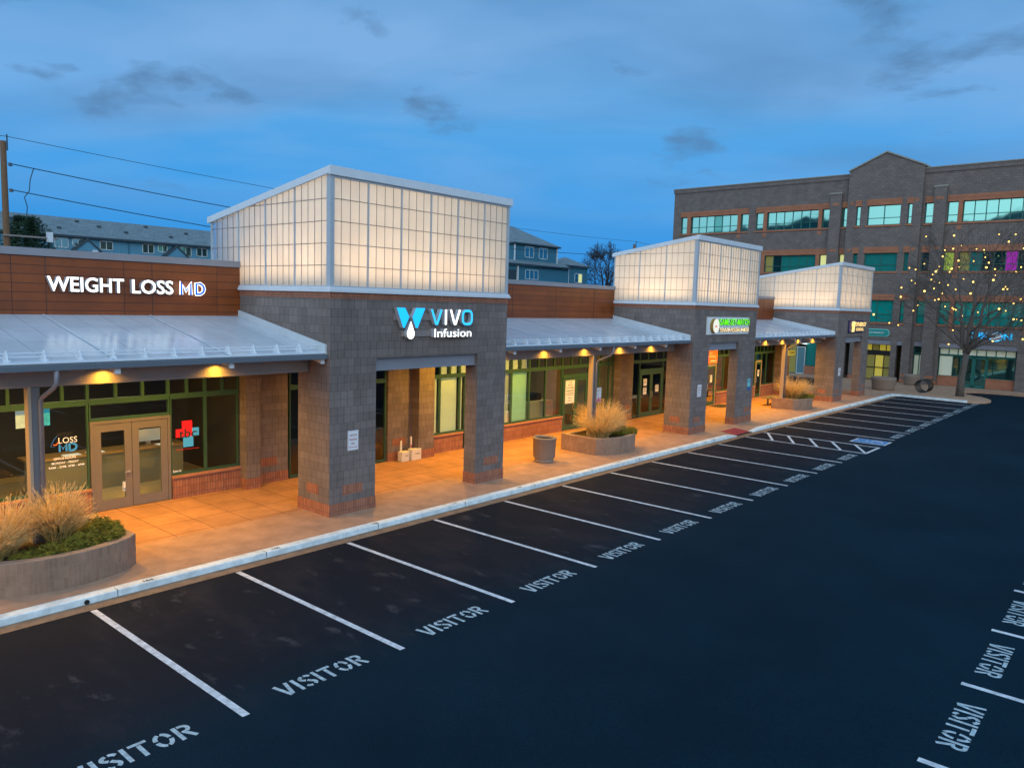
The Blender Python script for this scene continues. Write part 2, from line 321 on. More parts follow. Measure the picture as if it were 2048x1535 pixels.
M['walk_plain'] = mat('plain_concrete', (.40,.225,.140), .8, var=.22, vscale=2.2, bump=.3, bscale=90)

tag(sloped([[(-400,-400),(500,-400),(500,500),(-400,500)]], -.06).build('ground', M['ground']), kind='structure')
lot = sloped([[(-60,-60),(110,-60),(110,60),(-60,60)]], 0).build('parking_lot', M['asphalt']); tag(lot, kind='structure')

W0 = 2.743
def strip(mb, pts, t, h):                    # a painted strip along pts
    P=[Vector((x,y,0)) for x,y in pts]; Lf=[];Rt=[]
    for i,p in enumerate(P):
        d=(P[min(i+1,len(P)-1)]-P[max(i-1,0)]).normalized(); n=Vector((-d.y,d.x,0))*t/2
        Lf.append(p+n); Rt.append(p-n)
    vs=[(v.x,v.y,G(v.x)+h) for v in Lf+Rt]; n=len(P)
    mb.add(vs,[(i+n,i+1+n,i+1,i) for i in range(n-1)])
lx = [i*W0 for i in range(-2,11)] + [29.38] + [32.10+(i-12)*W0 for i in range(12,20)]
for x in lx:
    mb = MB(); strip(mb, [(x,-.02),(x,-5.0)], .11, .004); mb.build('stall_line', M['line'], lot)
mb = MB(); strip(mb, [(27.37,-5.06),(29.44,-5.06)], .11, .008)
for a,b in ((.18,-.25),(0,-1.18),(0,-2.16),(0,-3.12),(0,-4.10)):
    strip(mb, [(29.33,b),(27.5,b-.95)], .11, .008)
mb.build('aisle_hatching', M['line'], lot)
for x in [5.20+i*2.70 for i in range(-1,6)]:
    mb = MB(); strip(mb, [(x,-11.94),(x,-17)], .11, .004); mb.build('stall_line', M['line'], lot)
def arc(cx,cy,rx,ry,a0,a1,n=7): return [(cx+rx*math.cos(R_(a0+(a1-a0)*i/n)), cy+ry*math.sin(R_(a0+(a1-a0)*i/n))) for i in range(n+1)]
GL = {'V':(.68,[[(.08,1),(.31,.0)],[(.60,1),(.39,.04)]]), 'I':(.15,[[(.075,0),(.075,1)]]),
 'T':(.62,[[(0,.92),(.62,.92)],[(.31,.80),(.31,0)]]),
 'S':(.58,[arc(.29,.74,.21,.18,100,205)+[(.24,.56)], [(.56,.80),(.50,.88),(.42,.92),(.34,.925)][::-1], [(.30,.55)]+arc(.29,.26,.21,.18,55,-60,6), [(.26,.08),(.14,.11),(.06,.2)]]),
 'O':(.64,[arc(.32,.5,.24,.42,100,172),arc(.32,.5,.24,.42,188,262),arc(.32,.5,.24,.42,278,352),arc(.32,.5,.24,.42,8,80)]),
 'R':(.62,[[(.08,0),(.08,1)],[(.2,.92)]+arc(.34,.72,.17,.20,85,-80,6)+[(.22,.50)],[(.32,.46),(.54,0)]])}
def visitor(x, y, flip):
    mb = MB(); u = 0; s = .355; wt = .0
    for ch in 'VISITOR':
        w, strokes = GL[ch]
        for st in strokes:
            pts=[((u+a)*s, b*s) for a,b in st]
            pts=[(x-a, y-b) if flip else (x+a, y+b) for a,b in pts]
            strip(mb, pts, .056, .0045)
        u += w+.13
    mb.build('visitor_lettering', M['stencil'], lot)
for i in list(range(-2,10)): visitor(i*W0+.62, -4.96, False)
for i in range(12,20): visitor(32.10+(i-12)*W0+.62, -4.96, False)
for i in range(0,6): visitor(7.26+(i-1)*2.70, -12.02, True)
# accessible bay symbol
def lotquad(name, x0,x1,y0,y1,h,m):
    sloped([[(x0,y0),(x1,y0),(x1,y1),(x0,y1)]], h).build(name, m, lot)
lotquad('accessible_border', 30.12,31.38,-5.08,-3.62,.004,M['line']); lotquad('accessible_panel', 30.2,31.3,-5.0,-3.7,.008,M['bluepaint'])
mb = MB(); strip(mb, arc(30.68,-4.55,.30,.30,150,400,16), .08, .012); strip(mb, [(30.62,-4.0),(30.66,-4.4),(30.98,-4.4),(31.12,-4.72)], .09, .0125); strip(mb, arc(30.60,-3.86,.05,.05,0,360,8), .09, .012); strip(mb,[(30.65,-4.18),(30.9,-4.18)],.07,.0135)
mb.build('wheelchair_symbol', M['line'], lot)

# sidewalk: scored paving under the canopies, plain concrete towards the curb, dropped at the ramp
HW = .13
xs = [-30,26.3,27.2,28.95,29.8,53.5]
drop = {27.2:.115, 28.95:.115}
mb = MB()
for i in range(len(xs)-1):
    a,b = xs[i],xs[i+1]
    mb.quad((a,.47,G(a)+HW-drop.get(a,0)),(b,.47,G(b)+HW-drop.get(b,0)),(b,1.6,G(b)+HW),(a,1.6,G(a)+HW))
def wp(poly): mb.add([(x,y,G(x)+HW) for x,y in poly],[tuple(range(len(poly)))])
wp([(-30,1.6),(53.5,1.6),(53.5,2.62),(-30,2.62)])
island = [(53.5,1.6),(53.5,.47)]+[(53.23,-4.3)]+[(53.45,-4.75),(53.85,-5.05),(54.5,-5.2),(55.3,-5.12),(56.2,-4.8),(57.2,-4.2),(58.3,-3.35),(59.2,-2.92),(60.5,-2.85),(61.5,-3.25),(61.85,-4.2),(61.9,-6),(61.9,-30),(66,-30),(66,30),(62.6,30),(62.6,8.2),(60.5,6.9),(55,6.4),(53.5,6.4)]
wp(island)
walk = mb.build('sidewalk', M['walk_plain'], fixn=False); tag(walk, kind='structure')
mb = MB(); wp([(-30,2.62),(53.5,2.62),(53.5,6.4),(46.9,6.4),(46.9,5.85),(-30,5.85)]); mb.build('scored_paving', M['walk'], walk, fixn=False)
mb = MB(); r = lambda x,y: (x,y, G(x)+HW+.004 - .115*(1.6-y)/1.13)
mb.quad(r(27.42,.47),r(29.0,.47),r(29.0,1.22),r(27.42,1.22)); mb.build('red_ramp_pad', M['red_pad'], walk, fixn=False)
mb = MB()                                     # kerb skirt closing the edge of the walk
e = island[1:]
for p,q in zip(e,e[1:]): mb.quad((p[0],p[1],G(p[0])-.02),(q[0],q[1],G(q[0])-.02),(q[0],q[1],G(q[0])+HW),(p[0],p[1],G(p[0])+HW))
mb.build('walk_edge', M['walk_plain'], walk, fixn=False)

def curb_mesh(path, name, m, label=None):     # path: (x,y,height); face looks to the right-hand side of travel
    mb = MB(); prof=[(0,0,-.02),(0,.012,1-.12),(0,.035,1.0),(0,.225,1.03)]
    rings=[]
    for i,(x,y,h) in enumerate(path):
        p=Vector(path[max(i-1,0)][:2]); q=Vector(path[min(i+1,len(path)-1)][:2]); d=(q-p).normalized(); n=Vector((-d.y,d.x))
        rings.append([(x+n.x*o,y+n.y*o,G(x)+(z*h if z>0 else z)) for _,o,z in prof])
    k=len(prof); vs=[v for r_ in rings for v in r_]
    mb.add(vs,[(i*k+j,(i+1)*k+j,(i+1)*k+j+1,i*k+j+1) for i in range(len(rings)-1) for j in range(k-1)])
    return mb.build(name, m, None, fixn=False)
joints = [3.05*i+.55 for i in range(-6,18)]
c1 = [(-30,.31,HW+.003)]+[(x,.31,HW+.003) for x in (-20,-10,0,10,20,26.3)]+[(26.8,.31,.10),(27.25,.31,.03)]
c2 = [(28.9,.31,.03),(29.35,.31,.09),(29.8,.31,HW+.003),(40,.31,HW+.003),(52.7,.31,HW+.003),(53.15,.24,HW+.003),(53.34,.0,HW+.003),(53.33,-.4,HW+.003),(53.2,-2.2,HW+.003),(53.07,-4.25,HW+.003)]
cA = curb_mesh(c1,'curb',M['curb_paint']); tag(cA, kind='structure')
cB = curb_mesh(c2,'curb',M['curb_paint']); tag(cB, kind='structure')
tip = [(53.07,-4.25,HW),(53.25,-4.85,HW),(53.75,-5.2,HW),(54.5,-5.36,HW),(55.4,-5.28,HW),(56.3,-4.95,HW),(57.3,-4.35,HW)]
tag(curb_mesh(tip,'curb',M['walk_plain']), kind='structure')
mb = MB()
for x in joints:
    if x<26 or x>30: mb.box(x-.0035,x+.0035,.309,.475,G(x)+.0,G(x)+HW+.0075)
each(mb, 8, 'curb_joint', M['ink'], cA)
mb = MB()                                     # gutter pan
for a,b in ((-30,0),(0,27.2),(27.2,28.95),(28.95,52.9)): mb.quad((a,.0,G(a)+.006),(b,.0,G(b)+.006),(b,.335,G(b)+.010),(a,.335,G(a)+.010))
gp = mb.build('gutter_pan', M['gutter_pan'], fixn=False); tag(gp, kind='structure')
for k in range(-4,17):                        # stall numbers hand painted on the curb
    x = 1.02+k*W0
    if 26<x<30: continue
    text_mb(str(164+k), .15, 0, 0, (lambda a,b,d,x=x: (x+a, .37+b*.8, G(x)+HW+.0095)), xs=1.15, spacing=.82).build('stall_number', M['ink'], cA if x<28 else cB, fixn=False)
# storm drain outlet by the curb and a fallen leaf or two
mb = MB(); mb.prism([(.045*math.cos(R_(q)),.045*math.sin(R_(q))) for q in range(0,360,30)], lambda p:(.02+p[0],.300,.05+p[1]), lambda p:(.02+p[0],.33,.05+p[1])); mb.build('drain_hole', M['black'], cA)
# ------------------------------------------------------------------ the retail building
Z0 = .02
rb = thing('retail_building', (20,5.8,0), 'long low row of shops with three glowing translucent towers, brown plank parapets and metal canopies', 'building')
FY = 5.8
def bx(*a): return MB().box(*a)
def litpanel():
    m, nt, N, L, b = newmat('translucent_panel'); N.remove(b); out = N['Material Output']
    t = N.new('ShaderNodeBsdfTranslucent'); t.inputs[0].default_value=(.92,.90,.84,1); d = N.new('ShaderNodeBsdfDiffuse'); d.inputs[0].default_value=(.55,.60,.60,1)
    tc = N.new('ShaderNodeTexCoord'); n = N.new('ShaderNodeTexNoise'); n.inputs['Scale'].default_value=1.2; n.inputs['Detail'].default_value=3; L.new(tc.outputs['Object'], n.inputs[0])
    r = N.new('ShaderNodeValToRGB'); r.color_ramp.elements[0].position=.3; r.color_ramp.elements[1].position=.7; r.color_ramp.elements[0].color=(.84,.80,.74,1); r.color_ramp.elements[1].color=(.95,.93,.88,1); L.new(n.outputs[0], r.inputs[0]); L.new(r.outputs[0], t.inputs[0])
    mx = N.new('ShaderNodeMixShader'); mx.inputs[0].default_value=.42; L.new(t.outputs[0], mx.inputs[1]); L.new(d.outputs[0], mx.inputs[2])
    g = N.new('ShaderNodeBsdfGlossy'); g.inputs['Roughness'].default_value=.25; g.inputs[0].default_value=(.8,.9,1,1); m2 = N.new('ShaderNodeMixShader'); lw = N.new('ShaderNodeLayerWeight'); lw.inputs[0].default_value=.12
    L.new(lw.outputs['Fresnel'], m2.inputs[0]); L.new(mx.outputs[0], m2.inputs[1]); L.new(g.outputs[0], m2.inputs[2]); L.new(m2.outputs[0], out.inputs[0]); return m
M['panel'] = litpanel()
M['frame_metal'] = mat('anodised_frame',(.42,.46,.51),.45,var=.05)
M['grid'] = mat('panel_grid', (.20,.21,.22), .5)
M['inwhite'] = mat('lantern_lining', (.86,.84,.80), .8)

def area(name, loc, sx, sy, power, col, parent, up=False, spread=180, rx=None):
    l = bpy.data.lights.new(name,'AREA'); l.shape='RECTANGLE'; l.size=sx; l.size_y=sy; l.energy=power; l.color=col; l.spread=R_(spread)
    o = bpy.data.objects.new(name, l); C.objects.link(o); o.parent=parent; o.location = Vector(loc)-wloc(parent); o.rotation_euler=(rx if rx is not None else (PI if up else 0),0,0); return o

def tower(a, wL, wR, W, dL, dR, yb, lantern_power):
    b = a+W; y0=1.61; g=G(a)+HW
    mb = MB()                                  # masonry: portal front, side walls, square piers
    yP = y0+.34
    def H(x0,x1,ya,yb_,z0,z1): mb.box(x0,x1,ya,yb_,z0,z1)
    # piers
    H(a,a+wL,y0,y0+dL,g-.05,4.04); H(b-wR,b,y0,y0+dR,g-.05,4.04)
    H(a,b,y0,yP,4.04,5.54)                     # wall over the portal
    H(a,a+.3,yP,5.90,4.04,5.54) ; H(b-.3,b,yP,5.90,4.04,5.54); H(a,a+.3,y0+dL,5.43,3.72,4.04); H(b-.3,b,y0+dR,5.43,3.72,4.04)
    tw = mb.build('tower', M['cmu'], rb)
    sub = lambda mb,n,m,**k: mb.build(n,m,tw,**k)
    for (x0,x1,dd) in ((a,a+wL,dL),(b-wR,b,dR)): sub(MB().box(x0-.012,x1+.012,y0-.012,y0+dd+.012,g-.02,g+.31),'brick_base',M['brick'])
    for q in ((a+.4,a+1.03,y0-.006,y0+.02),(b-.9,b-.27,y0-.006,y0+.02),(a-.006,a+.02,y0+.45,y0+.95)): sub(MB().box(*q,g+.49,g+.74),'brick_inset',M['brick'])
    bd = MB(); bd.box(a-.012,b+.012,y0-.012,y0+.2,5.54,5.69); bd.box(a-.012,a+.2,y0+.2,yb,5.54,5.69); bd.box(b-.2,b+.012,y0+.2,yb,5.54,5.69); sub(bd,'brick_band',M['brick'])
    sb = MB(); sb.box(a+wL-.02,b-wR+.02,y0+.12,y0+.32,3.70,4.04); sb.box(a+wL-.02,b-wR+.02,y0+.06,y0+.38,3.70,3.725); sb.box(a+wL-.02,b-wR+.02,y0+.06,y0+.38,4.015,4.035); sub(sb,'portal_beam',M['beam_blue'])
    ce = MB(); ce.box(a+.3,b-.3,yP,5.5,4.10,4.14); sub(ce,'portal_ceiling',M['soffit'])
    # lantern
    zt=lambda y: 8.68-(y-(y0-.05))*.162
    si = MB(); 
    for z0_,z1_,o in ((5.69,5.76,.07),(5.76,5.815,.045)):
        si.box(a-o,b+o,y0-o,y0+.1,z0_,z1_); si.box(a-o,a+.1,y0+.1,yb+o,z0_,z1_); si.box(b-.1,b+o,y0+.1,yb+o,z0_,z1_)
    sub(si,'sill',M['white_metal'],bevel=.01)
    p = MB(); p.quad((a+.03,y0+.03,5.80),(b-.03,y0+.03,5.80),(b-.03,y0+.03,zt(y0)-.1),(a+.03,y0+.03,zt(y0)-.1))
    for x in (a+.03,b-.03): p.quad((x,y0+.03,5.80),(x,yb-.03,5.80),(x,yb-.03,zt(yb)-.1),(x,y0+.03,zt(y0)-.1))
    sub(p,'light_panel',M['panel'])
    bk = MB(); bk.quad((a+.03,yb-.03,5.80),(b-.03,yb-.03,5.80),(b-.03,yb-.03,zt(yb)-.1),(a+.03,yb-.03,zt(yb)-.1)); sub(bk,'back_panel',M['inwhite'])
    fl = MB(); fl.box(a+.05,b-.05,y0+.05,yb-.05,5.66,5.78); sub(fl,'lantern_floor',M['inwhite'])
    # roof with deep fascia
    rf = MB(); o=.06
    def roofbox(x0,x1,ya,yc,t0,t1): 
        rf.add([(x0,ya,zt(ya)-t0),(x1,ya,zt(ya)-t0),(x1,yc,zt(yc)-t0),(x0,yc,zt(yc)-t0),(x0,ya,zt(ya)-t1),(x1,ya,zt(ya)-t1),(x1,yc,zt(yc)-t1),(x0,yc,zt(yc)-t1)],[(0,3,2,1),(4,5,6,7),(0,1,5,4),(1,2,6,5),(2,3,7,6),(3,0,4,7)])
    roofbox(a-o,b+o,y0-o,y0,.21,0); roofbox(a-o,a+.0,y0,yb+o,.17,0); roofbox(b,b+o,y0,yb+o,.17,0); roofbox(a,b,y0,yb+o,.10,.01)
    sub(rf,'roof_fascia',M['white_metal'])
    # aluminium frame and inner grid
    fx=[.06,1.15,2.25,3.31,4.35,5.45,W-.06]; fy=[y0+.10,y0+1.5,y0+2.83,y0+4.17,yb-.05]
    fy=[q for q in fy if q<yb-.3]+[yb-.05]
    fr = MB()
    for i,x in enumerate(fx):
        h=.05 if i in (0,6) else .018; fr.box(a+x-h,a+x+h,y0-.012,y0+.03,5.815,zt(y0)-.2)
    fr.box(a,b,y0-.014,y0+.02,5.815,5.85); fr.box(a,b,y0-.014,y0+.02,zt(y0)-.26,zt(y0)-.2)
    sub(fr,'panel_frame',M['frame_metal'])
    for x0,x1,xa,xb in ((a-.008,a+.03,a-.002,a+.03),(b-.03,b+.008,b-.03,b+.002)):
        fr = MB(); fr.box(xa,xb,y0-.002,y0+.15,5.815,zt(y0)-.2); fr.box(x0+.002,x1,y0+.15,yb-.03,5.815,5.84)
        for y in fy[1:]: fr.box(x0,x1,y-.018,y+.018,5.815,zt(y)-.16)
        sub(fr,'panel_frame',M['frame_metal'])
    gr = MB(); t=.0085
    for z in (6.34,6.87,7.40,7.93):
        gr.box(a+.06,b-.06,y0+.012,y0+.027,z-t,z+t)
        ye=min(yb-.05, y0-.05+(8.68-.16-z)/.162)
        if ye>y0+.3:
            for x0,x1 in ((a+.012,a+.027),(b-.027,b-.012)): gr.box(x0,x1,y0+.1,ye,z-t,z+t)
    for i in range(6):
        n=4
        for k in range(1,n): x=a+fx[i]+(fx[i+1]-fx[i])*k/n; gr.box(x-.0035,x+.0035,y0+.012,y0+.026,5.83,zt(y0)-.22)
    for i in range(len(fy)-1):
        for k in range(1,5):
            y=fy[i]+(fy[i+1]-fy[i])*k/5
            for x0,x1 in ((a+.012,a+.026),(b-.026,b-.012)): gr.box(x0,x1,y-.0035,y+.0035,5.83,zt(y)-.16)
    sub(gr,'panel_grid',M['grid'])
    # strip lamps standing on the lantern floor
    lm = MB(); lm.box(a+.5,b-.5,y0+.45,y0+.60,5.79,5.84); lm.box(a+.45,a+.6,y0+.9,yb-.5,5.79,5.84); sub(lm,'strip_lamp',emat('strip_lamp',(1,.72,.45),1.0))
    area('lantern_light',(a+W/2,y0+.6,5.92),W-.8,.3,lantern_power*.5,(1,.62,.33),tw,up=True)
    area('lantern_light',(a+.6,(y0+yb)/2,5.93),.3,yb-y0-1.2,lantern_power*.4,(1,.62,.33),tw,up=True)
    area('lantern_light',(a+W/2,(y0+yb)/2,6.0),W-1.5,yb-y0-1.5,lantern_power*.68,(1,.82,.58),tw,up=True)
    return tw
T1=(6.155,1.45,1.22,6.60); T2=(25.05,1.58,2.0,6.62); T3=(44.09,1.75,1.9,6.70)
LP = 78
tower(6.155,1.45,1.28,6.57,1.33,.48,7.29,LP)
tower(25.05,1.58,1.95,6.62,1.22,.45,5.82,LP*.8)
tower(44.09,1.75,1.4,6.70,1.2,.5,7.29,LP)

# main wall, roof slab, parapets clad in brown planks
holes=[(-8,6.17,.0,3.85),(7.73,11.60,.0,3.85),(13.41,25.45,0,3.85),(27.15,31.2,0,3.85),(33.1,45.10,0,3.85)]
mb = MB().wall(lambda s,z,d:(s,FY+d,z), holes, -8,46.85,-.15,4.95,.12)
for x0,x1 in ((6.17,6.60),(12.68,13.41),(25.45,26.0),(31.9,32.6),(45.15,46.8)): mb.box(x0,x1,5.45,5.82,-.1,4.9)
mb.box(46.55,46.85,5.8,16,-.15,6.2)
wl = mb.build('wall', M['cmu'], rb)
for x0,x1,y in ((6.17,6.60,5.45),(6.60,7.73,5.8),(11.6,12.68,5.8),(12.68,13.41,5.45),(25.45,26.0,5.45),(26.0,27.15,5.8),(31.2,33.1,5.8),(45.15,46.8,5.45)):
    MB().box(x0-(.012 if y<5.6 else -.0),x1+(.012 if y<5.6 else 0),y-.012,y+(.3 if y<5.6 else .0),-.1,G(x0)+HW+.30).build('brick_base', M['brick'], wl)
for x0,x1 in ((6.75,7.35),(11.8,12.4),(26.3,26.9),(45.4,46.2)): MB().box(x0,x1,(5.8 if x0<45 else 5.45)-.006,5.81,G(x0)+HW+.5,G(x0)+HW+.75).build('brick_inset', M['brick'], wl)
for x0,x1 in ((-8,6.155),(12.72,25.05),(31.67,44.09)):
    pn = MB().box(x0,x1,5.71,5.86,4.80,6.30).build('plank_panel', M['wood'], rb)
    sm = MB(); xx=x1
    for s in (6.11,):
        k=x1-(2.41 if x0<0 else 1.65)
        while k>x0: sm.box(k-.006,k+.006,5.704,5.712,4.9,6.3); k-=2.42 if x0<0 else 2.81
    each(sm, 8, 'cover_strip', M['ink'], pn)
    MB().box(x0-(0 if x0<0 else -.0),x1,5.66,6.0,6.30,6.47).build('coping', M['coping'], rb, bevel=.01)
MB().box(-8,46.85,5.86,16,6.05,6.2).build('roof', mat('roof_membrane',(.35,.35,.36),.8,var=.1), rb)
# interiors behind the glass: floor, ceiling, back and party walls
for x0,x1,yb,fm in ((-8,6.6,11,'infloor2'),(6.7,13.3,10,'infloor'),(13.35,17.4,9,'infloor'),(17.45,25.9,12,'infloor'),(26,33,10,'infloor'),(33.05,46.5,11,'infloor')):
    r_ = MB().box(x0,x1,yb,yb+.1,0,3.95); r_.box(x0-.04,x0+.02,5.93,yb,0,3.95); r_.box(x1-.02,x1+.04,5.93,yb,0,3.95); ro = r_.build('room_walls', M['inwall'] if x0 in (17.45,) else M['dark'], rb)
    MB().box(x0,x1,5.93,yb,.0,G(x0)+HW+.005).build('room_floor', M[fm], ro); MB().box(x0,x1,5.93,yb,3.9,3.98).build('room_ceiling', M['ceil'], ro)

ZT=2.86
def bay(x0,x1,top,bot,blind=None,pane='glass',frame='green',w=.07):
    """one storefront window: frame with a glass pane and sometimes a blind"""
    f = MB(); y=FY+.02; yb=FY+.10; h=w/2
    f.box(x0+.0005,x0+h,y,yb,bot,top); f.box(x1-h,x1-.0005,y,yb,bot,top); f.box(x0+h,x1-h,y+.003,yb,bot,bot+w); f.box(x0+h,x1-h,y+.003,yb,top-w,top)
    o = f.build('window', M[frame], rb)
    MB().quad((x0+h,FY+.06,bot+w),(x1-h,FY+.06,bot+w),(x1-h,FY+.06,top-w),(x0+h,FY+.06,top-w)).build('pane', M[pane], o)
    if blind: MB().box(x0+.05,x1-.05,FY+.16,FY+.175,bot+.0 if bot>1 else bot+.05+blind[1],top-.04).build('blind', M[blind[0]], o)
    return o
def sills(x0,x1):                              # low brick wall with a bull-nosed cap
    s = MB().box(x0,x1,FY-.02,FY+.14,-.1,.66).build('sill_wall', M['planter_brick'] if False else M['brick'], rb)
    MB().box(x0-.01,x1+.01,FY-.06,FY+.15,.66,.745).build('cap', M['brick_run'], s, bevel=.015)
def door(x0,x1,top,leaf,frame,pane='glass',leaves=2,ring=False,bar=True,stile=.12):
    g=G(x0)+HW; f=MB(); y0_,y1_=FY-.0,FY+.11
    f.box(x0,x0+.07,y0_,y1_,g,top); f.box(x1-.07,x1,y0_,y1_,g,top); f.box(x0+.07,x1-.07,y0_,y1_,top-.08,top)
    d=f.build('door', M[frame], rb)
    w=(x1-x0-.14)/leaves
    for i in range(leaves):
        a=x0+.07+i*w+.006; b=a+w-.012; l=MB(); k=FY+.015; k2=FY+.065; st=stile
        l.box(a,a+st,k,k2,g+.01,top-.09); l.box(b-st,b,k,k2,g+.01,top-.09); l.box(a+st,b-st,k,k2,top-.09-st*1.1,top-.09); l.box(a+st,b-st,k,k2,g+.01,g+.01+max(.22,st*1.5))
        lo=l.build('leaf', M[leaf], d)
        MB().quad((a+st,k+.025,g+.2),(b-st,k+.025,g+.2),(b-st,k+.025,top-.2),(a+st,k+.025,top-.2)).build('glass', M[pane], d)
        hx = (b-st/2) if i==0 and leaves==2 else a+st/2
        if ring: MB().tube([(hx+(-.0)+.16*math.cos(t)*(-1 if i==0 else 1)*abs(math.cos(t))**0 , k-.03, 1.10+.17*math.sin(t)) for t in [R_(-90+18*q) for q in range(11)]], .012, 6).build('handle', M['brass'], d, smooth=True)
        elif bar: MB().tube([(hx,k,1.02),(hx,k-.05,1.02),(hx,k-.05,1.30),(hx,k,1.30)],.012,6).build('handle', M['chrome'], d)
    return d
def transoms(x0,x1,n,**k):
    w=(x1-x0)/n
    for i in range(n): bay(x0+i*w,x0+(i+1)*w,3.72,ZT,**k)
# shop beside the big left planter
bys=[-6.77,-5.65,-4.53,-3.41,-2.29,-1.17,-.05,1.07,2.19]
for a,b in zip(bys,bys[1:]): bay(a,b,ZT,.745,pane='glass_lm')
transoms(-6.77,2.19,16,pane='glass_lm'); transoms(2.19,4.16,3,pane='glass_lm'); transoms(4.16,5.17,2,pane='glass_lm'); transoms(5.17,6.17,2,pane='glass_lm')
bay(4.20,5.17,ZT,.745,pane='glass_lm'); bay(5.17,6.14,ZT,.745,pane='glass_lm'); bay(2.21,4.18,ZT,2.38,pane='glass_lm')
sills(-8,2.20); sills(4.22,6.17)
dL = door(2.22,4.19,2.38,'door_grey','door_grey',pane='glass_lm',bar=False,stile=.17)
hb=MB().lathe([(0,0),(.03,0),(.035,.05),(.0,.07)],(0,0,0),12); hb=MB(); hb.box(3.07,3.13,FY-.05,FY+.02,1.02,1.07); hb.box(3.0,3.12,FY-.065,FY-.045,1.03,1.06); hb.build('handle', M['chrome'], dL, bevel=.008)
# entrance inside the first tower
bay(7.80,8.70,3.72,ZT); bay(8.70,10.70,3.72,ZT); bay(10.70,11.52,3.72,ZT); bay(7.80,8.70,ZT,G(8)+HW+.02); bay(10.70,11.52,ZT,G(11)+HW+.02); door(8.72,10.68,ZT-.02,'green','green')
# infusion clinic windows, blinds down
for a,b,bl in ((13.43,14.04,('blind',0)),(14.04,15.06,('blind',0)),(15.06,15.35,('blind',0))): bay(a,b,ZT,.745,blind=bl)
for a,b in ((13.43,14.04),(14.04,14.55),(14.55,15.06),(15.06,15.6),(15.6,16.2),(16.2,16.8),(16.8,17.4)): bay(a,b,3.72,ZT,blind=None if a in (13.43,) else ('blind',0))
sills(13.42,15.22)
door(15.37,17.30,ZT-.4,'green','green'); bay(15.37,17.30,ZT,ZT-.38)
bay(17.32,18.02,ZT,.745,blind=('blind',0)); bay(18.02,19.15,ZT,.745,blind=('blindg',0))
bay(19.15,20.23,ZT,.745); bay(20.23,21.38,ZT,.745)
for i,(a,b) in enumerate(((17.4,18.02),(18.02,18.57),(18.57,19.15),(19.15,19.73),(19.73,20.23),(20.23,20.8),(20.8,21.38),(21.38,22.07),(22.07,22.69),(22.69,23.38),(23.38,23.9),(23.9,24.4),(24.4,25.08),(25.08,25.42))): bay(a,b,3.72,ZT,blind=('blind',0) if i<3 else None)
sills(17.32,21.42); door(21.44,23.36,2.46,'green','green',ring=True); bay(21.40,23.38,ZT,2.46)
bay(23.40,24.2,ZT,G(24)+HW+.02); bay(24.2,25.06,ZT,G(24)+HW+.02); bay(25.06,25.42,ZT,G(24)+HW+.02)
# second tower entrance
bay(27.18,27.82,3.72,ZT); bay(27.82,28.6,3.72,ZT); bay(28.6,29.4,3.72,ZT); bay(29.4,30.15,3.72,ZT); bay(30.15,31.15,3.72,ZT); bay(27.18,27.82,ZT,.12); bay(30.17,31.15,ZT,.12); bay(27.82,30.15,ZT,2.40); door(27.84,30.13,2.40,'green','green')
# racquet shop
bay(33.15,34.1,ZT,.745); bay(34.1,35.08,ZT,.745); sills(33.1,35.1)
door(35.12,36.34,2.38,'green','tan',leaves=1); bay(35.12,36.40,ZT,2.38)
for a,b in ((36.42,37.36),(37.36,38.3),(38.3,39.3),(39.3,40.3),(40.3,41.3),(41.3,41.98)): bay(a,b,ZT,.745)
sills(36.42,41.98); door(42.0,42.96,2.36,'green','tan',leaves=1); bay(42.0,42.96,ZT,2.36)
bay(42.98,43.74,ZT,.745); bay(43.74,45.05,ZT,.745); sills(42.98,45.1)
for i in range(20): bay(33.15+i*.595,33.15+(i+1)*.595,3.72,ZT)

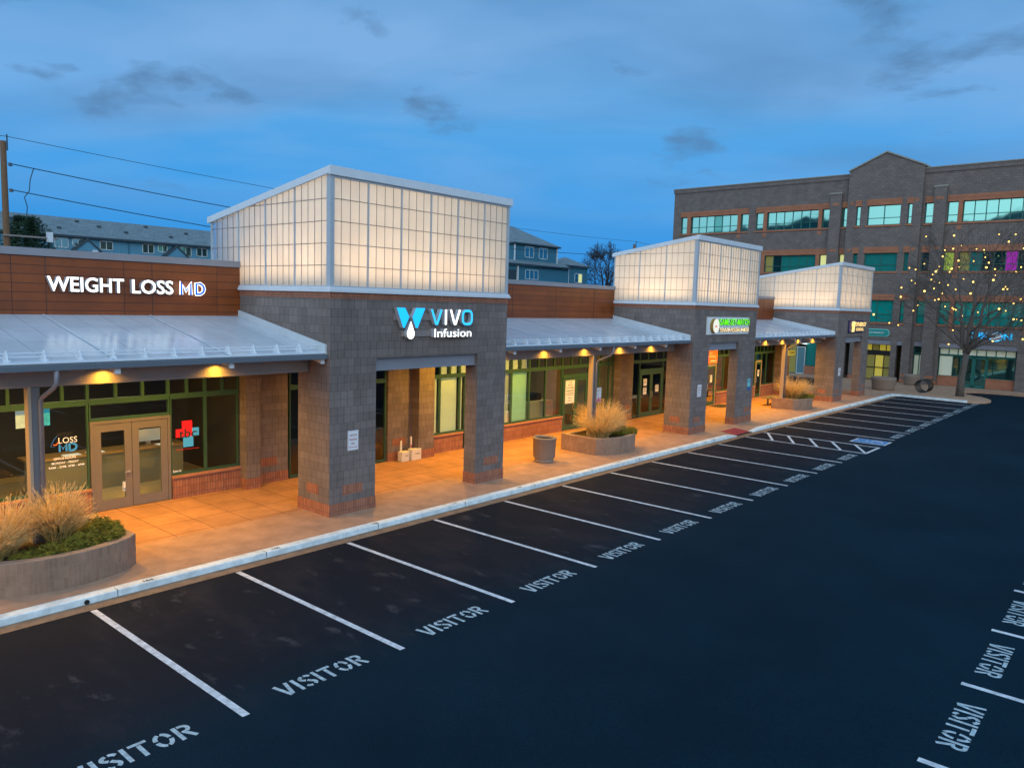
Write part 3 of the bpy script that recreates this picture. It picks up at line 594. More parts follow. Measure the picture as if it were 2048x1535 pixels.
# canopies
M['canopy'] = brickmat('translucent_canopy_roof', (.50,.54,.60), (.53,.57,.63), (.26,.29,.33), .605, 1.25, .006, off=0, horiz=True, rough=.21, bump=0, var=.10)
M['canopy'].node_tree.nodes['Principled BSDF'].inputs['Specular IOR Level'].default_value = .9
def cz(y): return 4.20+(y-1.76)*.197
BR=[1.24+2.4203*k for k in range(-4,18)]
canopies=[]
for ci,(x0,x1,post) in enumerate(((-8,6.14,0.0),(12.74,25.03,18.85),(31.69,44.07,38.05))):
    mb=MB(); ys=(1.76,5.71)
    for t0,t1 in ((0,-.05),): mb.add([(x0,1.76,cz(1.76)),(x1,1.76,cz(1.76)),(x1,5.71,cz(5.71)),(x0,5.71,cz(5.71)),(x0,1.76,cz(1.76)-.05),(x1,1.76,cz(1.76)-.05),(x1,5.71,cz(5.71)-.05),(x0,5.71,cz(5.71)-.05)],[(0,1,2,3),(7,6,5,4),(0,4,5,1),(1,5,6,2),(3,2,6,7),(0,3,7,4)])
    cn=mb.build('canopy', M['canopy'], rb)
    bm_=MB()
    for x in BR:
        if x0+.1<x<x1-.1: bm_.add([(x-.03,1.76,cz(1.76)+.012),(x+.03,1.76,cz(1.76)+.012),(x+.03,5.7,cz(5.7)+.012),(x-.03,5.7,cz(5.7)+.012)],[(0,1,2,3)])
    each(bm_, 4, 'roof_batten', M['metal'], cn)
    MB().box(x0,x1,1.70,1.90,cz(1.80)-.012,cz(1.80)+.010).build('eave_edge', M['white_metal'], cn)
    gt=MB().box(x0,x1,1.665,1.755,4.06,4.175); gt.build('gutter', M['gutter'], cn, bevel=.01)
    MB().box(x0,x1,2.49,2.56,3.71,4.27).box(x0,x1,2.44,2.62,3.69,3.72).box(x0,x1,2.44,2.62,4.24,4.27).build('beam', M['beam'], cn)
    fl=MB()
    xe=x1
    fl.add([(xe-.05,1.72,cz(1.72)+.22),(xe+.012,1.72,cz(1.72)+.22),(xe+.012,5.71,cz(5.71)+.16),(xe-.05,5.71,cz(5.71)+.16),(xe-.05,1.72,cz(1.72)-.02),(xe+.012,1.72,cz(1.72)-.02),(xe+.012,5.71,cz(5.71)),(xe-.05,5.71,cz(5.71))],[(0,1,2,3),(7,6,5,4),(0,4,5,1),(1,5,6,2),(3,2,6,7),(0,3,7,4)])
    fl.build('side_flashing', M['metal'], cn, bevel=.008)
    rails=MB()
    for yy,dz in ((2.02,.055),(2.02,.125)): rails.tube([(x0,yy,cz(yy)+dz),(x1-.06,yy,cz(yy)+dz)],.011,6)
    rails.build('snow_rail', M['white_metal'], cn)
    gd=[]; x=-.59+.6145*-10
    while x<x1-.05:
        if x>x0+.05:
            q=MB(); z=cz(1.9)
            q.prism([(1.90,z),(2.20,cz(2.20)),(2.13,cz(2.1)+.03),(2.03,z+.20),(1.99,z+.20)], lambda p,x=x:(x-.012,p[0],p[1]), lambda p,x=x:(x+.012,p[0],p[1])); q.box(x-.05,x+.05,1.92,2.16,cz(2.0)-.03,cz(2.05)+.008)
            q.build('snow_guard', M['white_metal'], cn)
        x+=.6145
    for x in BR:
        if x0<x<x1+.2:
            x=min(x,x1-.08); q=MB()                    # tapered outrigger under the eave
            q.prism([(1.80,3.95),(1.80,4.13),(2.49,4.27),(2.49,4.08)], lambda p,x=x:(x-.04,p[0],p[1]), lambda p,x=x:(x+.04,p[0],p[1])); q.box(x-.055,x+.055,1.76,1.81,3.94,4.10)
            q.build('outrigger', M['white_metal'], cn)
            MB().box(x-.04,x+.04,2.56,5.7,4.12,4.26).build('rafter', M['tan'], cn)
    g=G(post)+HW
    ps=MB().box(post-.14,post-.085,2.42,2.62,g,3.70).build('post', M['tan'], cn); MB().box(post-.085,post+.05,2.47,2.58,g,3.70).box(post-.085,post+.07,2.44,2.475,g,3.70).build('post_channel', M['post'], ps)
    MB().tube([(post+.13,1.71,4.08),(post+.13,1.74,3.82),(post+.12,1.86,3.72),(post+.08,2.30,3.52),(post+.07,2.40,3.44),(post+.07,2.40,g)],.042,8).build('downspout', M['beam_blue'], cn, smooth=True)
    canopies.append((cn,x0,x1))

# lamps: a small downlight at every outrigger and one recessed in the ceiling behind the beam
M['lens'] = emat('lamp_lens', (1,.62,.20), 5)
AMB=(1,.51,.035)
def lamp(x,y,z,power,label,group,spread=150,size=.16,aim=0):
    t=thing('canopy_light',(x,y,z),label,'light fixture',group)
    MB().lathe([(.0,.06),(.09,.06),(.10,.0),(.085,0),(.085,.02)],(x,y,z),16).build('housing', M['white_metal'], t, smooth=False)
    MB().lathe([(0,.018),(.083,.018)],(x,y,z),16).build('lens', M['lens'], t)
    l=bpy.data.lights.new('lamp_glow','AREA'); l.shape='DISK'; l.size=size; l.energy=power; l.color=AMB; l.spread=R_(spread)
    o=bpy.data.objects.new('lamp_glow',l); C.objects.link(o); o.parent=t; o.location=(0,0,-.012); o.rotation_euler=(aim,0,0); return t
names={0:'canopy left of the first tower',1:'canopy between first and second towers',2:'far canopy before the third tower'}
ordn=['first','second','third','fourth','fifth','sixth','seventh']
for ci,(cn,x0,x1) in enumerate(canopies):
    xs_=[x for x in BR if x0+.3<x<x1-.2 and x>-4]
    for i,x in enumerate(xs_):
        lamp(x,2.33,3.99,10,'small eave downlight, %s from the left, %s'%(ordn[i],names[ci]),'eave downlights along the canopies',150,.12)
        lamp(x,4.1,4.06,92,'walkway ceiling downlight, %s from the left, %s'%(ordn[i],names[ci]),'ceiling downlights over the walkway',160)
for i,(x,w,n) in enumerate(((9.4,85,'first tower nearest the camera'),(28.3,85,'second tower'),(47.2,70,'third, farthest tower'))):
    lamp(x,3.6,4.035,w,'amber downlight inside the portal of the %s'%n,'portal downlights',160)

area('room_fill',(2.5,7.2,3.85),3,1.2,42,(1,.80,.45),rb)  # added fill without a fixture, lifts the floor behind the grey doors
area('room_fill',(22,8.5,3.85),3,2,20,(1,.82,.55),rb)
# ------------------------------------------------------------------ signs
def solid(poly, P, d0, d1): return MB().prism(poly, lambda p: P(p[0],p[1],d0), lambda p: P(p[0],p[1],d1))
def face(poly, P, d): mb=MB(); mb.add([P(p[0],p[1],d) for p in poly],[tuple(range(len(poly)))]); return mb
def stroke_poly_mb(pts, t, P, d0, d1):
    mb=MB(); V=[Vector((a,b)) for a,b in pts]; Lf=[];Rt=[]
    for i,p in enumerate(V):
        d=(V[min(i+1,len(V)-1)]-V[max(i-1,0)]).normalized(); n=Vector((-d.y,d.x))*t/2; Lf.append(p+n); Rt.append(p-n)
    n=len(V); vs=[P(v.x,v.y,d0) for v in Lf]+[P(v.x,v.y,d0) for v in Rt]+[P(v.x,v.y,d1) for v in Lf]+[P(v.x,v.y,d1) for v in Rt]; fs=[]
    for i in range(n-1): fs+=[(2*n+i,2*n+i+1,3*n+i+1,3*n+i),(i,i+n,i+n+1,i+1),(i,i+1,2*n+i+1,2*n+i),(n+i,3*n+i,3*n+i+1,n+i+1)]
    fs+=[(0,2*n,3*n,n),(n-1,2*n-1,4*n-1,3*n-1)]
    mb.add(vs,fs); return mb
P1=FRONT(1.61)
M['can']=mat('letter_return',(.50,.50,.54),.4)
M['e_white']=emat('lit_white',(1,1,.90),1.25,(.8,.8,.8)); M['e_blue']=emat('lit_blue',(.008,.09,.55),.8,(.02,.12,.5)); M['e_cyan']=emat('lit_cyan',(.01,.50,1.0),.7,(.02,.4,.8)); M['e_aqua']=emat('lit_aqua',(.03,.42,.75),1.0,(.02,.4,.8))
M['e_green']=emat('lit_green',(.14,.85,.01),.85,(.12,.5,.03)); M['e_warm']=emat('lit_warm',(1,.70,.30),.8,(.8,.7,.5)); M['e_cream']=emat('lit_cream',(1,.85,.55),.45,(.8,.8,.7)); M['e_gold']=emat('lit_gold',(1,.62,.14),1.0,(.8,.6,.3))
# WEIGHT LOSS MD
def md_letters(x0,x1,z0,z1,t,P,d,m,par):
    w=x1-x0; h=z1-z0
    for pts in ([(0,0),(0,1),(.20,.35),(.40,1),(.40,0)],[(.58,.02),(.58,.98),(.80,.98),(.97,.75),(1,.5),(.97,.25),(.80,.02),(.56,.02)]):
        stroke_poly_mb([(x0+u*w,z0+v*h) for u,v in pts],t,P,d,d+.001).build('letters',m,par)
def fit(txt, x0, x1, z0, z1, P, m, parent, depth=.11, bold=.01, back=None, name='letters', gap=.0, caps=True, ref=None):
    cap=.7 if caps else .7
    t=text_mb(txt,1,0,0,lambda a,b,d:(a,b,d),bold=bold)
    rt_=t if ref is None else text_mb(txt,1,0,0,lambda a,b,d:(a,b,d),bold=ref)
    xs=[v[0] for v in rt_.v]; ys=[v[1] for v in rt_.v]; ax,bx_,ay,by_=min(xs),max(xs),min(ys),max(ys)
    sx=(x1-x0)/(bx_-ax); sy=(z1-z0)/(by_-ay)
    front=MB(); front.add([P(x0+(v[0]-ax)*sx, z0+(v[1]-ay)*sy, gap+depth) for v in t.v], t.f); o=front.build(name,m,parent,fixn=False)
    if back is not None and depth:
        t2=text_mb(txt,1,0,0,lambda a,b,d:(a,b,d),bold=bold,depth=1)
        b2=MB(); b2.add([P(x0+(v[0]-ax)*sx, z0+(v[1]-ay)*sy, gap+v[2]*(depth-.004)) for v in t2.v], t2.f); b2.build('letter_case',back,parent)
    return o
PP=FRONT(5.70)
sg=thing('shop_sign',(3.2,5.7,5.69),'lit white channel letters reading WEIGHT LOSS with blue MD on brown planks','sign')
fit('WEIGHT',1.31,3.00,5.515,5.86,PP,M['e_white'],sg,.13,.016,M['can']); fit('LOSS',3.19,4.22,5.515,5.86,PP,M['e_white'],sg,.13,.016,M['can'])
def PPs(pts,t,mm,d1): stroke_poly_mb(pts,t,PP,.10 if d1<.131 else .128,d1).build('letters',mm,sg)
em=[(4.43,5.52),(4.43,5.83),(4.555,5.62),(4.68,5.83),(4.68,5.52)]; dee=[(4.83,5.545),(4.83,5.815),(4.94,5.815),(5.02,5.76),(5.045,5.68),(5.02,5.60),(4.94,5.545),(4.81,5.545)]
for q in (em,dee): PPs(q,.092,M['e_white'],.13); PPs(q,.056,M['e_blue'],.136)
# VIVO infusion
sg=thing('clinic_sign',(9.7,1.6,4.5),'cyan and white lit VIVO Infusion letters with chevron and drop logo on grey block','sign')
for x0,x1,z0,z1 in ((8.15,10.85,5.02,5.20),(8.42,10.95,4.58,4.74)): MB().box(x0,x1,1.57,1.61,z0,z1).build('rail',M['beam'],sg)
D=.17                                          # outlines measured on the face (x, z)
ch1=[(8.13,5.35),(8.42,5.35),(8.57,5.105),(8.41,4.82),(8.36,4.82)]; ch2=[(8.81,5.35),(9.14,5.35),(8.875,4.815),(8.81,4.815),(8.68,5.10)]
for cc in (ch1,ch2): solid(cc,P1,.04,D-.006).build('logo_case',M['can'],sg); face(cc,P1,D).build('logo_face',M['e_cyan'],sg)
dr=[(8.63+.135*math.sin(R_(a)),4.665-.145*math.cos(R_(a))) for a in range(-110,111,20)]+[(8.63,5.0)]
solid(dr,P1,.04,D-.006).build('drop_case',M['can'],sg); face(dr,P1,D).build('drop_face',M['e_white'],sg)
def stroke_letter(pts,t,m): stroke_poly_mb(pts,t,P1,.04,D-.006).build('letter_case',M['can'],sg); stroke_poly_mb(pts,t,P1,D-.004,D).build('letters',m,sg)
zb,ztp=4.92,5.32
stroke_letter([(9.39,ztp),(9.53,zb+.06),(9.56,zb),(9.60,zb),(9.625,zb+.06),(9.76,ztp)],.07,M['e_aqua'])
stroke_letter([(9.93,ztp),(9.93,zb-.02)],.075,M['e_white'])
stroke_letter([(10.12,ztp),(10.25,zb+.06),(10.28,zb),(10.32,zb),(10.345,zb+.06),(10.48,ztp)],.07,M['e_white'])
O_=[(10.795+.19*math.copysign(abs(math.cos(R_(a)))**.6,math.cos(R_(a))),5.105+.19*math.copysign(abs(math.sin(R_(a)))**.75,math.sin(R_(a)))) for a in range(0,361,15)]
stroke_letter(O_,.07,M['e_aqua'])
fit('Infusion',9.50,10.97,4.555,4.79,P1,M['e_white'],sg,D,.004,M['can'])
# racquet shop board
sg=thing('shop_sign',(28.6,1.6,4.4),'white board sign reading GAME-SET-MATCH in lit green with a round ball emblem','sign')
MB().box(26.21,30.60,1.55,1.605,4.42,5.20).build('board',M['sign_white'],sg)
P2=FRONT(1.55)
ball=[(26.79+.32*math.cos(R_(a)),4.815+.325*math.sin(R_(a))) for a in range(0,360,15)]
solid(ball,P2,0,.14).build('emblem_case',mat('ochre_return',(.35,.20,.03),.5),sg); face([(26.79+(x-26.79)*.97,4.815+(z-4.815)*.97) for x,z in ball],P2,.146).build('emblem',M['e_cream'],sg)
stroke_poly_mb([(26.66,4.82),(26.74,4.76),(26.81,4.82),(26.90,4.77)],.05,P2,.148,.150).build('emblem_mark',mat('red_script',(.6,.03,.03),.5,emit=.5),sg)
GC=mat('green_return',(.03,.22,.01),.5,emit=.10,ecol=(.1,.6,.01)); WC=mat('amber_return',(.30,.18,.05),.5)
fit('GAME-SET-MATCH',27.30,30.56,4.84,5.13,P2,M['e_green'],sg,.05,.012,GC)
for w_,u0,u1 in (('TENNIS',27.36,28.33),('PICKLEBALL',28.52,29.72),('MORE',29.93,30.54)): fit(w_,u0,u1,4.53,4.71,P2,M['e_warm'],sg,.05,.010,WC)
for u0 in (28.40,29.80): MB().box(u0,u0+.06,1.50,1.55,4.59,4.65).build('bullet',M['e_warm'],sg)
# far tower sign
sg=thing('shop_sign',(48,1.6,4.3),'small dark blue sign with glowing gold lettering on the farthest tower','sign')
MB().box(46.15,49.2,1.54,1.605,4.32,5.10).build('board',mat('navy_board',(.015,.015,.12),.4),sg)
fig=[(46.75,5.02),(47.0,5.04),(47.1,4.9),(46.98,4.75),(47.0,4.6),(46.95,4.38),(46.72,4.36),(46.8,4.6),(46.66,4.8)]
solid(fig,FRONT(1.54),0,.1).build('figure',M['e_gold'],sg)
fit('SYNERGY',47.1,49.45,4.71,4.99,FRONT(1.54),M['e_gold'],sg,.1,.03,None); fit('SCHOOL',47.35,49.0,4.42,4.62,FRONT(1.54),M['e_gold'],sg,.08,.03,None)
# parking plates on the piers
def plate(name,x0,x1,z0,z1,y,label,lines,cat='sign',arrow=False,m='sign_white',ink='red',rot=None,group=None):
    t=thing(name,((x0+x1)/2,y,z0),label,cat,group); P=FRONT(y-.012)
    MB().box(x0,x1,y-.012,y,z0,z1).build('panel',M[m],t,bevel=.004)
    bd=MB(); w=.006
    for a,b,c,d in ((x0+.012,x1-.012,z1-.02,z1-.014),(x0+.012,x1-.012,z0+.014,z0+.02),(x0+.012,x0+.018,z0+.02,z1-.02),(x1-.018,x1-.012,z0+.02,z1-.02)): bd.box(a,b,y-.0135,y-.012,c,d)
    bd.build('border',M[ink],t)
    for (txt,fz0,fz1,fx0,fx1) in lines:
        if txt[0]=='#':                          # writing too small to read: a row of short word strokes
            wb=MB(); u=fx0; k=0
            while u<fx1-.03:
                e=min(fx1,u+(.10,.17,.07,.13)[k%4]*(1.2 if fx1-fx0>.6 else 1)); zc=(fz0+fz1)/2; hz=(fz1-fz0)*.32; zh=z1-z0; xw=x1-x0
                wb.box(x0+xw*u,x0+xw*e,y-.0145,y-.012,z0+zh*(zc-hz),z0+zh*(zc+hz)); u=e+.035; k+=1
            wb.build('small_print',M[ink],t); continue
        fit(txt,x0+(x1-x0)*fx0,x0+(x1-x0)*fx1,z0+(z1-z0)*fz0,z0+(z1-z0)*fz1,P,M[ink],t,.002,.012,None,'lettering')
    if arrow: 
        zc=z0+(z1-z0)*.16; xm0,xm1=x0+(x1-x0)*.2,x0+(x1-x0)*.8
        a=MB().box(xm0,xm1,y-.014,y-.012,zc-.006,zc+.006); a.prism([(xm0-.03,zc),(xm0+.01,zc+.02),(xm0+.01,zc-.02)],lambda p:P(p[0],p[1],.002),lambda p:P(p[0],p[1],.0)); a.prism([(xm1+.03,zc),(xm1-.01,zc+.02),(xm1-.01,zc-.02)],lambda p:P(p[0],p[1],.002),lambda p:P(p[0],p[1],.0)); a.build('arrow',M[ink],t)
    return t
VL=[('VISITOR',.70,.82,.16,.84),('PARKING',.49,.61,.14,.86),('ONLY',.29,.41,.28,.72)]
plate('parking_sign',6.70,7.04,1.72,2.23,1.605,'white VISITOR PARKING ONLY sign on the left pier of the nearest tower',VL,arrow=True,group='parking signs on the piers')
plate('parking_sign',25.68,26.06,1.68,2.22,1.605,'white visitor parking sign on the left pier of the second tower, under GAME-SET-MATCH',VL,arrow=True,group='parking signs on the piers')
plate('parking_sign',44.80,45.25,1.60,2.10,1.605,'white visitor parking sign on the left pier of the farthest tower',VL,arrow=True,group='parking signs on the piers')
M['blue_sign']=mat('blue_sign',(.02,.12,.35),.5); M['aqua_sign']=mat('aqua_sign',(.25,.62,.62),.5)
t=plate('accessible_sign',31.0,31.34,1.62,2.20,1.605,'narrow blue and aqua accessible parking sign on the right pier of the second tower',[('#',.80,.9,.1,.9),('#',.66,.76,.15,.85)],m='aqua_sign',ink='blue_sign')
MB().box(31.0,31.34,1.585,1.593,1.62,1.80).build('base_plate',M['blue_sign'],t)
t=plate('tow_sign',18.93,19.30,1.90,2.45,2.41,'white warning plate with a red tow emblem on the post behind the middle planter',[('#',.86,.92,.12,.88),('#',.74,.80,.15,.85),('#',.62,.68,.3,.7),('#',.50,.56,.15,.85),('#',.38,.44,.25,.75)],ink='ink')
MB().box(18.95,19.28,2.392,2.398,1.92,2.06).build('red_panel',mat('pink_red',(.55,.12,.16),.5),t)
mk=MB(); mk.lathe([(0,0),(.03,0)],(0,0,0),8); mk.v=[(19.02+v[0] if True else 0,2.388,2.01+v[1]) for v in mk.v]; m2=MB().lathe([(0,0),(.03,0)],(0,0,0),8); m2.v=[(19.21+v[0],2.388,2.01+v[1]) for v in m2.v]; mk.add(m2.v,m2.f); mk.build('emblem',M['sign_white'],t,fixn=False)
# posters and lettering on the glass
yG=FY+.055
t=plate('leasing_poster',21.62,22.30,1.25,2.27,FY+.012,'tall cream poster THIS SPACE AVAILABLE taped inside the green double door',[('THIS',.87,.93,.32,.68),('SPACE',.76,.83,.24,.76),('AVAILABLE',.64,.72,.08,.92),('#',.52,.58,.1,.9),('#',.42,.47,.12,.88),('#',.35,.385,.06,.94),('#',.22,.26,.28,.72),('#',.11,.15,.28,.72)],cat='poster',ink='ink')
t=thing('window_lettering',(1.6,FY,1.27),'white and blue Loss MD logo with office hours lettered on the left shop window','lettering')
PG=FRONT(FY+.05)
fit('WEIGHT',1.50,1.86,2.10,2.19,PG,M['ink'],t,0,.0); fit('LOSS',1.53,1.94,1.93,2.07,PG,mat('vinyl_white',(.75,.72,.68),.6,emit=.25),t,0,.0); md_letters(1.55,1.92,1.735,1.91,.05,PG,0,mat('vinyl_blue',(.03,.22,.55),.6,emit=.3),t)
M['vinyl_cream']=mat('vinyl_cream',(.80,.74,.66),.6,emit=.3)
fit('OFFICE HOURS',1.41,1.90,1.545,1.60,PG,M['vinyl_cream'],t,0,.012); fit('MONDAY - FRIDAY',1.37,1.96,1.44,1.495,PG,M['vinyl_cream'],t,0,.012); fit('9AM - 2PM, 3PM - 6PM',1.30,2.08,1.335,1.395,PG,M['vinyl_cream'],t,0,.012)
stroke_poly_mb([(1.50,2.12),(1.42,2.02),(1.36,1.88),(1.44,1.86)],.014,PG,0,.001).build('figure_line',mat('vinyl_navy',(.03,.12,.35),.6,emit=.3),t)
stroke_poly_mb([(1.42,1.92),(1.47,1.90),(1.53,1.97)],.022,PG,0,.001).build('swoosh',mat('vinyl_orange',(.8,.18,.04),.6,emit=.3),t)
t=thing('window_decal',(4.67,FY,1.40),'red and blue cross decal reading tbc on the window right of the grey doors','decal')
M['v_red']=mat('vinyl_red',(.75,.01,.012),.5,emit=.35); M['v_blue']=mat('vinyl_sky',(.05,.32,.55),.5,emit=.35)
MB().box(4.35,4.80,FY+.045,FY+.05,1.75,1.97).box(4.52,4.80,FY+.045,FY+.05,1.97,2.18).build('red_cross',M['v_red'],t,bevel=.0)
MB().box(4.80,4.99,FY+.045,FY+.05,1.75,1.97).box(4.55,4.83,FY+.0435,FY+.0485,1.47,1.75).build('blue_cross',M['v_blue'],t)
fit('tbc',4.43,4.93,1.72,1.96,FRONT(FY+.043),M['ink'],t,0,.015); fit('Advancing Chiropractic Care',4.36,4.99,1.39,1.43,PG,M['v_red'],t,0,.005); fit('Suite G',4.26,4.48,.82,.88,PG,M['vinyl_cream'],t,0,.02)
t=thing('window_poster',(1.05,FY+.2,2.36),'pale blue poster hanging inside the top of the left shop window','poster')
MB().box(.70,1.02,FY+.19,FY+.195,2.36,2.80).build('left_half',mat('poster_pale',(.45,.60,.60),.6,emit=.25,var=.15,vscale=12),t); MB().box(1.02,1.41,FY+.19,FY+.195,2.37,2.79).build('right_half',mat('poster_blue',(.03,.38,.60),.6,emit=.3,var=.35,vscale=9),t)
for x,y0_,z,l in ((3.06,FY+.012,.55,'lower corner of the left grey door'),): plate('door_sticker',x-.10,x,z,z+.24,FY+.038,'small white and blue sticker in the %s'%l,[('#',.1,.35,.1,.7)],cat='sticker',ink='blue_sign')
t=plate('hanging_banner',35.15,36.40,2.44,3.20,FY+.012,'orange banner with white lettering above the single door behind the second tower',[('#',.72,.84,.2,.45),('Resting',.42,.66,.15,.8),('#',.14,.28,.3,.9)],cat='banner',ink='sign_white',m='red'); 
for c in t.children:
    if c.name.startswith('panel'): c.data.materials.clear(); c.data.materials.append(mat('orange_banner',(.85,.16,.02),.6,emit=.25))
for x,l in ((35.72,'single door behind the second tower'),(42.45,'single door near the third tower')): plate('door_notice',x-.14,x+.14,1.35,1.78,FY+.012,'small white paper notice taped to the %s'%l,[('#',.7,.85,.2,.8),('#',.4,.55,.2,.8)],cat='notice',ink='ink',group='paper notices on doors')
for x,z,l in ((28.35,1.62,'upper notice on the left leaf'),(28.35,1.18,'lower notice on the left leaf'),(29.55,1.25,'single notice on the right leaf')): plate('door_notice',x-.17,x+.17,z,z+.36,FY+.012,'white paper on the green doors under the second tower, %s'%l,[('#',.7,.85,.2,.8),('#',.4,.55,.2,.8)],cat='notice',ink='ink',group='paper notices on doors')
# hanging oval sign by the third tower
t=thing('oval_sign',(43.2,4.2,2.78),'small oval hanging sign with yellow outline and lettering below the far canopy','sign')
ov=lambda k:[(43.2+(.75*k if math.cos(R_(a))>0 else -.75*k)+.22*k*math.cos(R_(a))*1.2,2.93+.135*k*math.sin(R_(a))) for a in range(-80,281,20)]
solid(ov(1),FRONT(4.2),0,.03).build('board',mat('sign_black',(.03,.03,.01),.5),t); oo=ov(.97); stroke_poly_mb(oo+[oo[0]],.035,FRONT(4.2),.03,.04).build('outline',mat('sign_yellow',(.75,.6,.08),.5,emit=.5),t)
fit('FABRICS',42.5,43.95,2.86,3.0,FRONT(4.2),mat('sign_yellow2',(.75,.6,.08),.5,emit=.5),t,.04,.01)
[MB().tube([(q,4.19,3.05),(q,4.19,4.6)],.012).build('hanger',M['ink'],t) for q in (42.6,43.8)]

# ------------------------------------------------------------------ planters and plants
random.seed(7)
def planter(cx, yf, yb, w, label, h=.62, sag=.48):
    """brick planter: straight back and ends, bowed front"""
    g=G(cx)+HW
    fr=[]
    for i in range(13):
        u=-1+2*i/12; fr.append((cx+u*w/2, yf+sag*(1-math.sqrt(max(0,1-.78*u*u)))/(1-math.sqrt(.22))))
    outer=fr+[(cx+w/2,yb),(cx-w/2,yb)]
    cxm=cx; cym=(yf+yb)/2
    def inset(p,d=.2):
        v=Vector((p[0]-cxm,p[1]-cym)); sx=(w/2-d)/(w/2); sy=((yb-yf)/2-d)/((yb-yf)/2); return (cxm+v.x*sx,cym+v.y*sy)
    inner=[inset(p) for p in outer]; n=len(outer)
    t=thing('brick_planter',(cx,cym,g),label,'planter','brick planters along the walk')
    mb=MB(); mb.add([(x,y,g-.03) for x,y in outer]+[(x,y,g+h) for x,y in outer]+[(x,y,g+h) for x,y in inner]+[(x,y,g+h-.15) for x,y in inner],[ (k*n+i,k*n+(i+1)%n,(k+1)*n+(i+1)%n,(k+1)*n+i) for k in range(3) for i in range(n)])
    mb.build('wall',M['pl'],t,bevel=.02)
    so=MB(); so.add([(x,y,g+h-.09) for x,y in inner],[tuple(range(n))]); so.build('soil',mat('soil',(.05,.035,.022),.95,var=.4,vscale=20),t)
    return t,g+h-.09
def plmat():
    m=brickmat('planter_soldier', (.27,.155,.100), (.34,.205,.135), (.30,.20,.145), .078, .205, .007, off=0, var=.25); return m
M['pl']=plmat()
def ribbon(mb, pts, w):
    vs=[]; n=len(pts); side=Vector((random.uniform(-1,1),random.uniform(-1,1),0)).normalized()
    for i,p in enumerate(pts):
        ww=w*(1-i/(n-1))**.6+.0006; vs+= [tuple(p+side*ww),tuple(p-side*ww)]
    mb.add(vs,[(2*i,2*i+1,2*i+3,2*i+2) for i in range(n-1)])
def grass_tuft(loc, h, rad, n, label, lean=(0,0)):
    x,y,z=loc; t=thing('ornamental_grass',loc,label,'grass','dry ornamental grasses in the planters')
    bl=MB(); pm=MB(); gm=MB()
    for i in range(n):
        a=random.uniform(0,2*PI); r=rad*.33*math.sqrt(random.random()); out=random.uniform(.15,1)**.8
        H=h*(random.uniform(.45,.88) if random.random()<.8 else random.uniform(.85,1.12))*(1-.18*out); bx_=x+r*math.cos(a); by=y+r*math.sin(a); sp=rad*out*.95; wig=random.uniform(-.5,.5); a2=a+wig
        droop=random.uniform(.0,.22)*H*out
        pts=[]
        for k in range(7):
            u=k/6; q=u**1.7
            pts.append(Vector((bx_+sp*q*math.cos(a2)+lean[0]*q, by+sp*q*math.sin(a2)+lean[1]*q, z+H*(u-.12*u*u)-droop*u**4)))
        if random.random()<.22: 
            ribbon(gm,[p*1 for p in pts[:5]],.008)
        else: ribbon(bl,pts,.0062)
        if random.random()<.42:                      # feathery plume along the upper third
            for j in range(16):
                u=.62+.38*j/16; k=min(int(u*6),5); f=u*6-k; p=pts[k].lerp(pts[k+1],f); d=(pts[k+1]-pts[k]).normalized()
                off=Vector((random.uniform(-1,1),random.uniform(-1,1),random.uniform(-.2,1)))*.028*(1.15-abs(u-.8)*2.2)
                e=p+off+d*.045; s=Vector((random.uniform(-1,1),random.uniform(-1,1),0))*.006
                pm.add([tuple(p+s),tuple(p-s),tuple(e)],[(0,1,2)])
    bl.build('dry_blades',M['straw'],t,fixn=False); gm.build('olive_blades',M['olive'],t,fixn=False); pm.build('plumes',M['plume'],t,fixn=False); return t
def leafmat(name,col,var=.35,vs=9,tr=.35):
    m,nt,N,L,b=newmat(name); out=N['Material Output']; b.inputs['Roughness'].default_value=.7; b.inputs['Specular IOR Level'].default_value=.2
    tc=N.new('ShaderNodeTexCoord'); n=N.new('ShaderNodeTexNoise'); n.inputs['Scale'].default_value=vs; n.inputs['Detail'].default_value=3; L.new(tc.outputs['Object'],n.inputs[0])
    r=N.new('ShaderNodeValToRGB'); r.color_ramp.elements[0].position=.32; r.color_ramp.elements[1].position=.68; r.color_ramp.elements[0].color=(*[c*(1-var) for c in col],1); r.color_ramp.elements[1].color=(*[min(1,c*(1+var)) for c in col],1)
    L.new(n.outputs[0],r.inputs[0]); L.new(r.outputs[0],b.inputs['Base Color'])
    t=N.new('ShaderNodeBsdfTranslucent'); L.new(r.outputs[0],t.inputs[0]); mx=N.new('ShaderNodeMixShader'); mx.inputs[0].default_value=tr; L.new(b.outputs[0],mx.inputs[1]); L.new(t.outputs[0],mx.inputs[2]); L.new(mx.outputs[0],out.inputs[0]); return m
M['straw']=leafmat('straw_blades',(.74,.52,.20)); M['olive']=leafmat('olive_blades',(.17,.15,.04)); M['plume']=leafmat('plume',(.80,.60,.32),.2); M['shrub']=leafmat('juniper',(.24,.22,.035),.65,11,.3); M['twig']=mat('twig',(.10,.07,.05),.9)
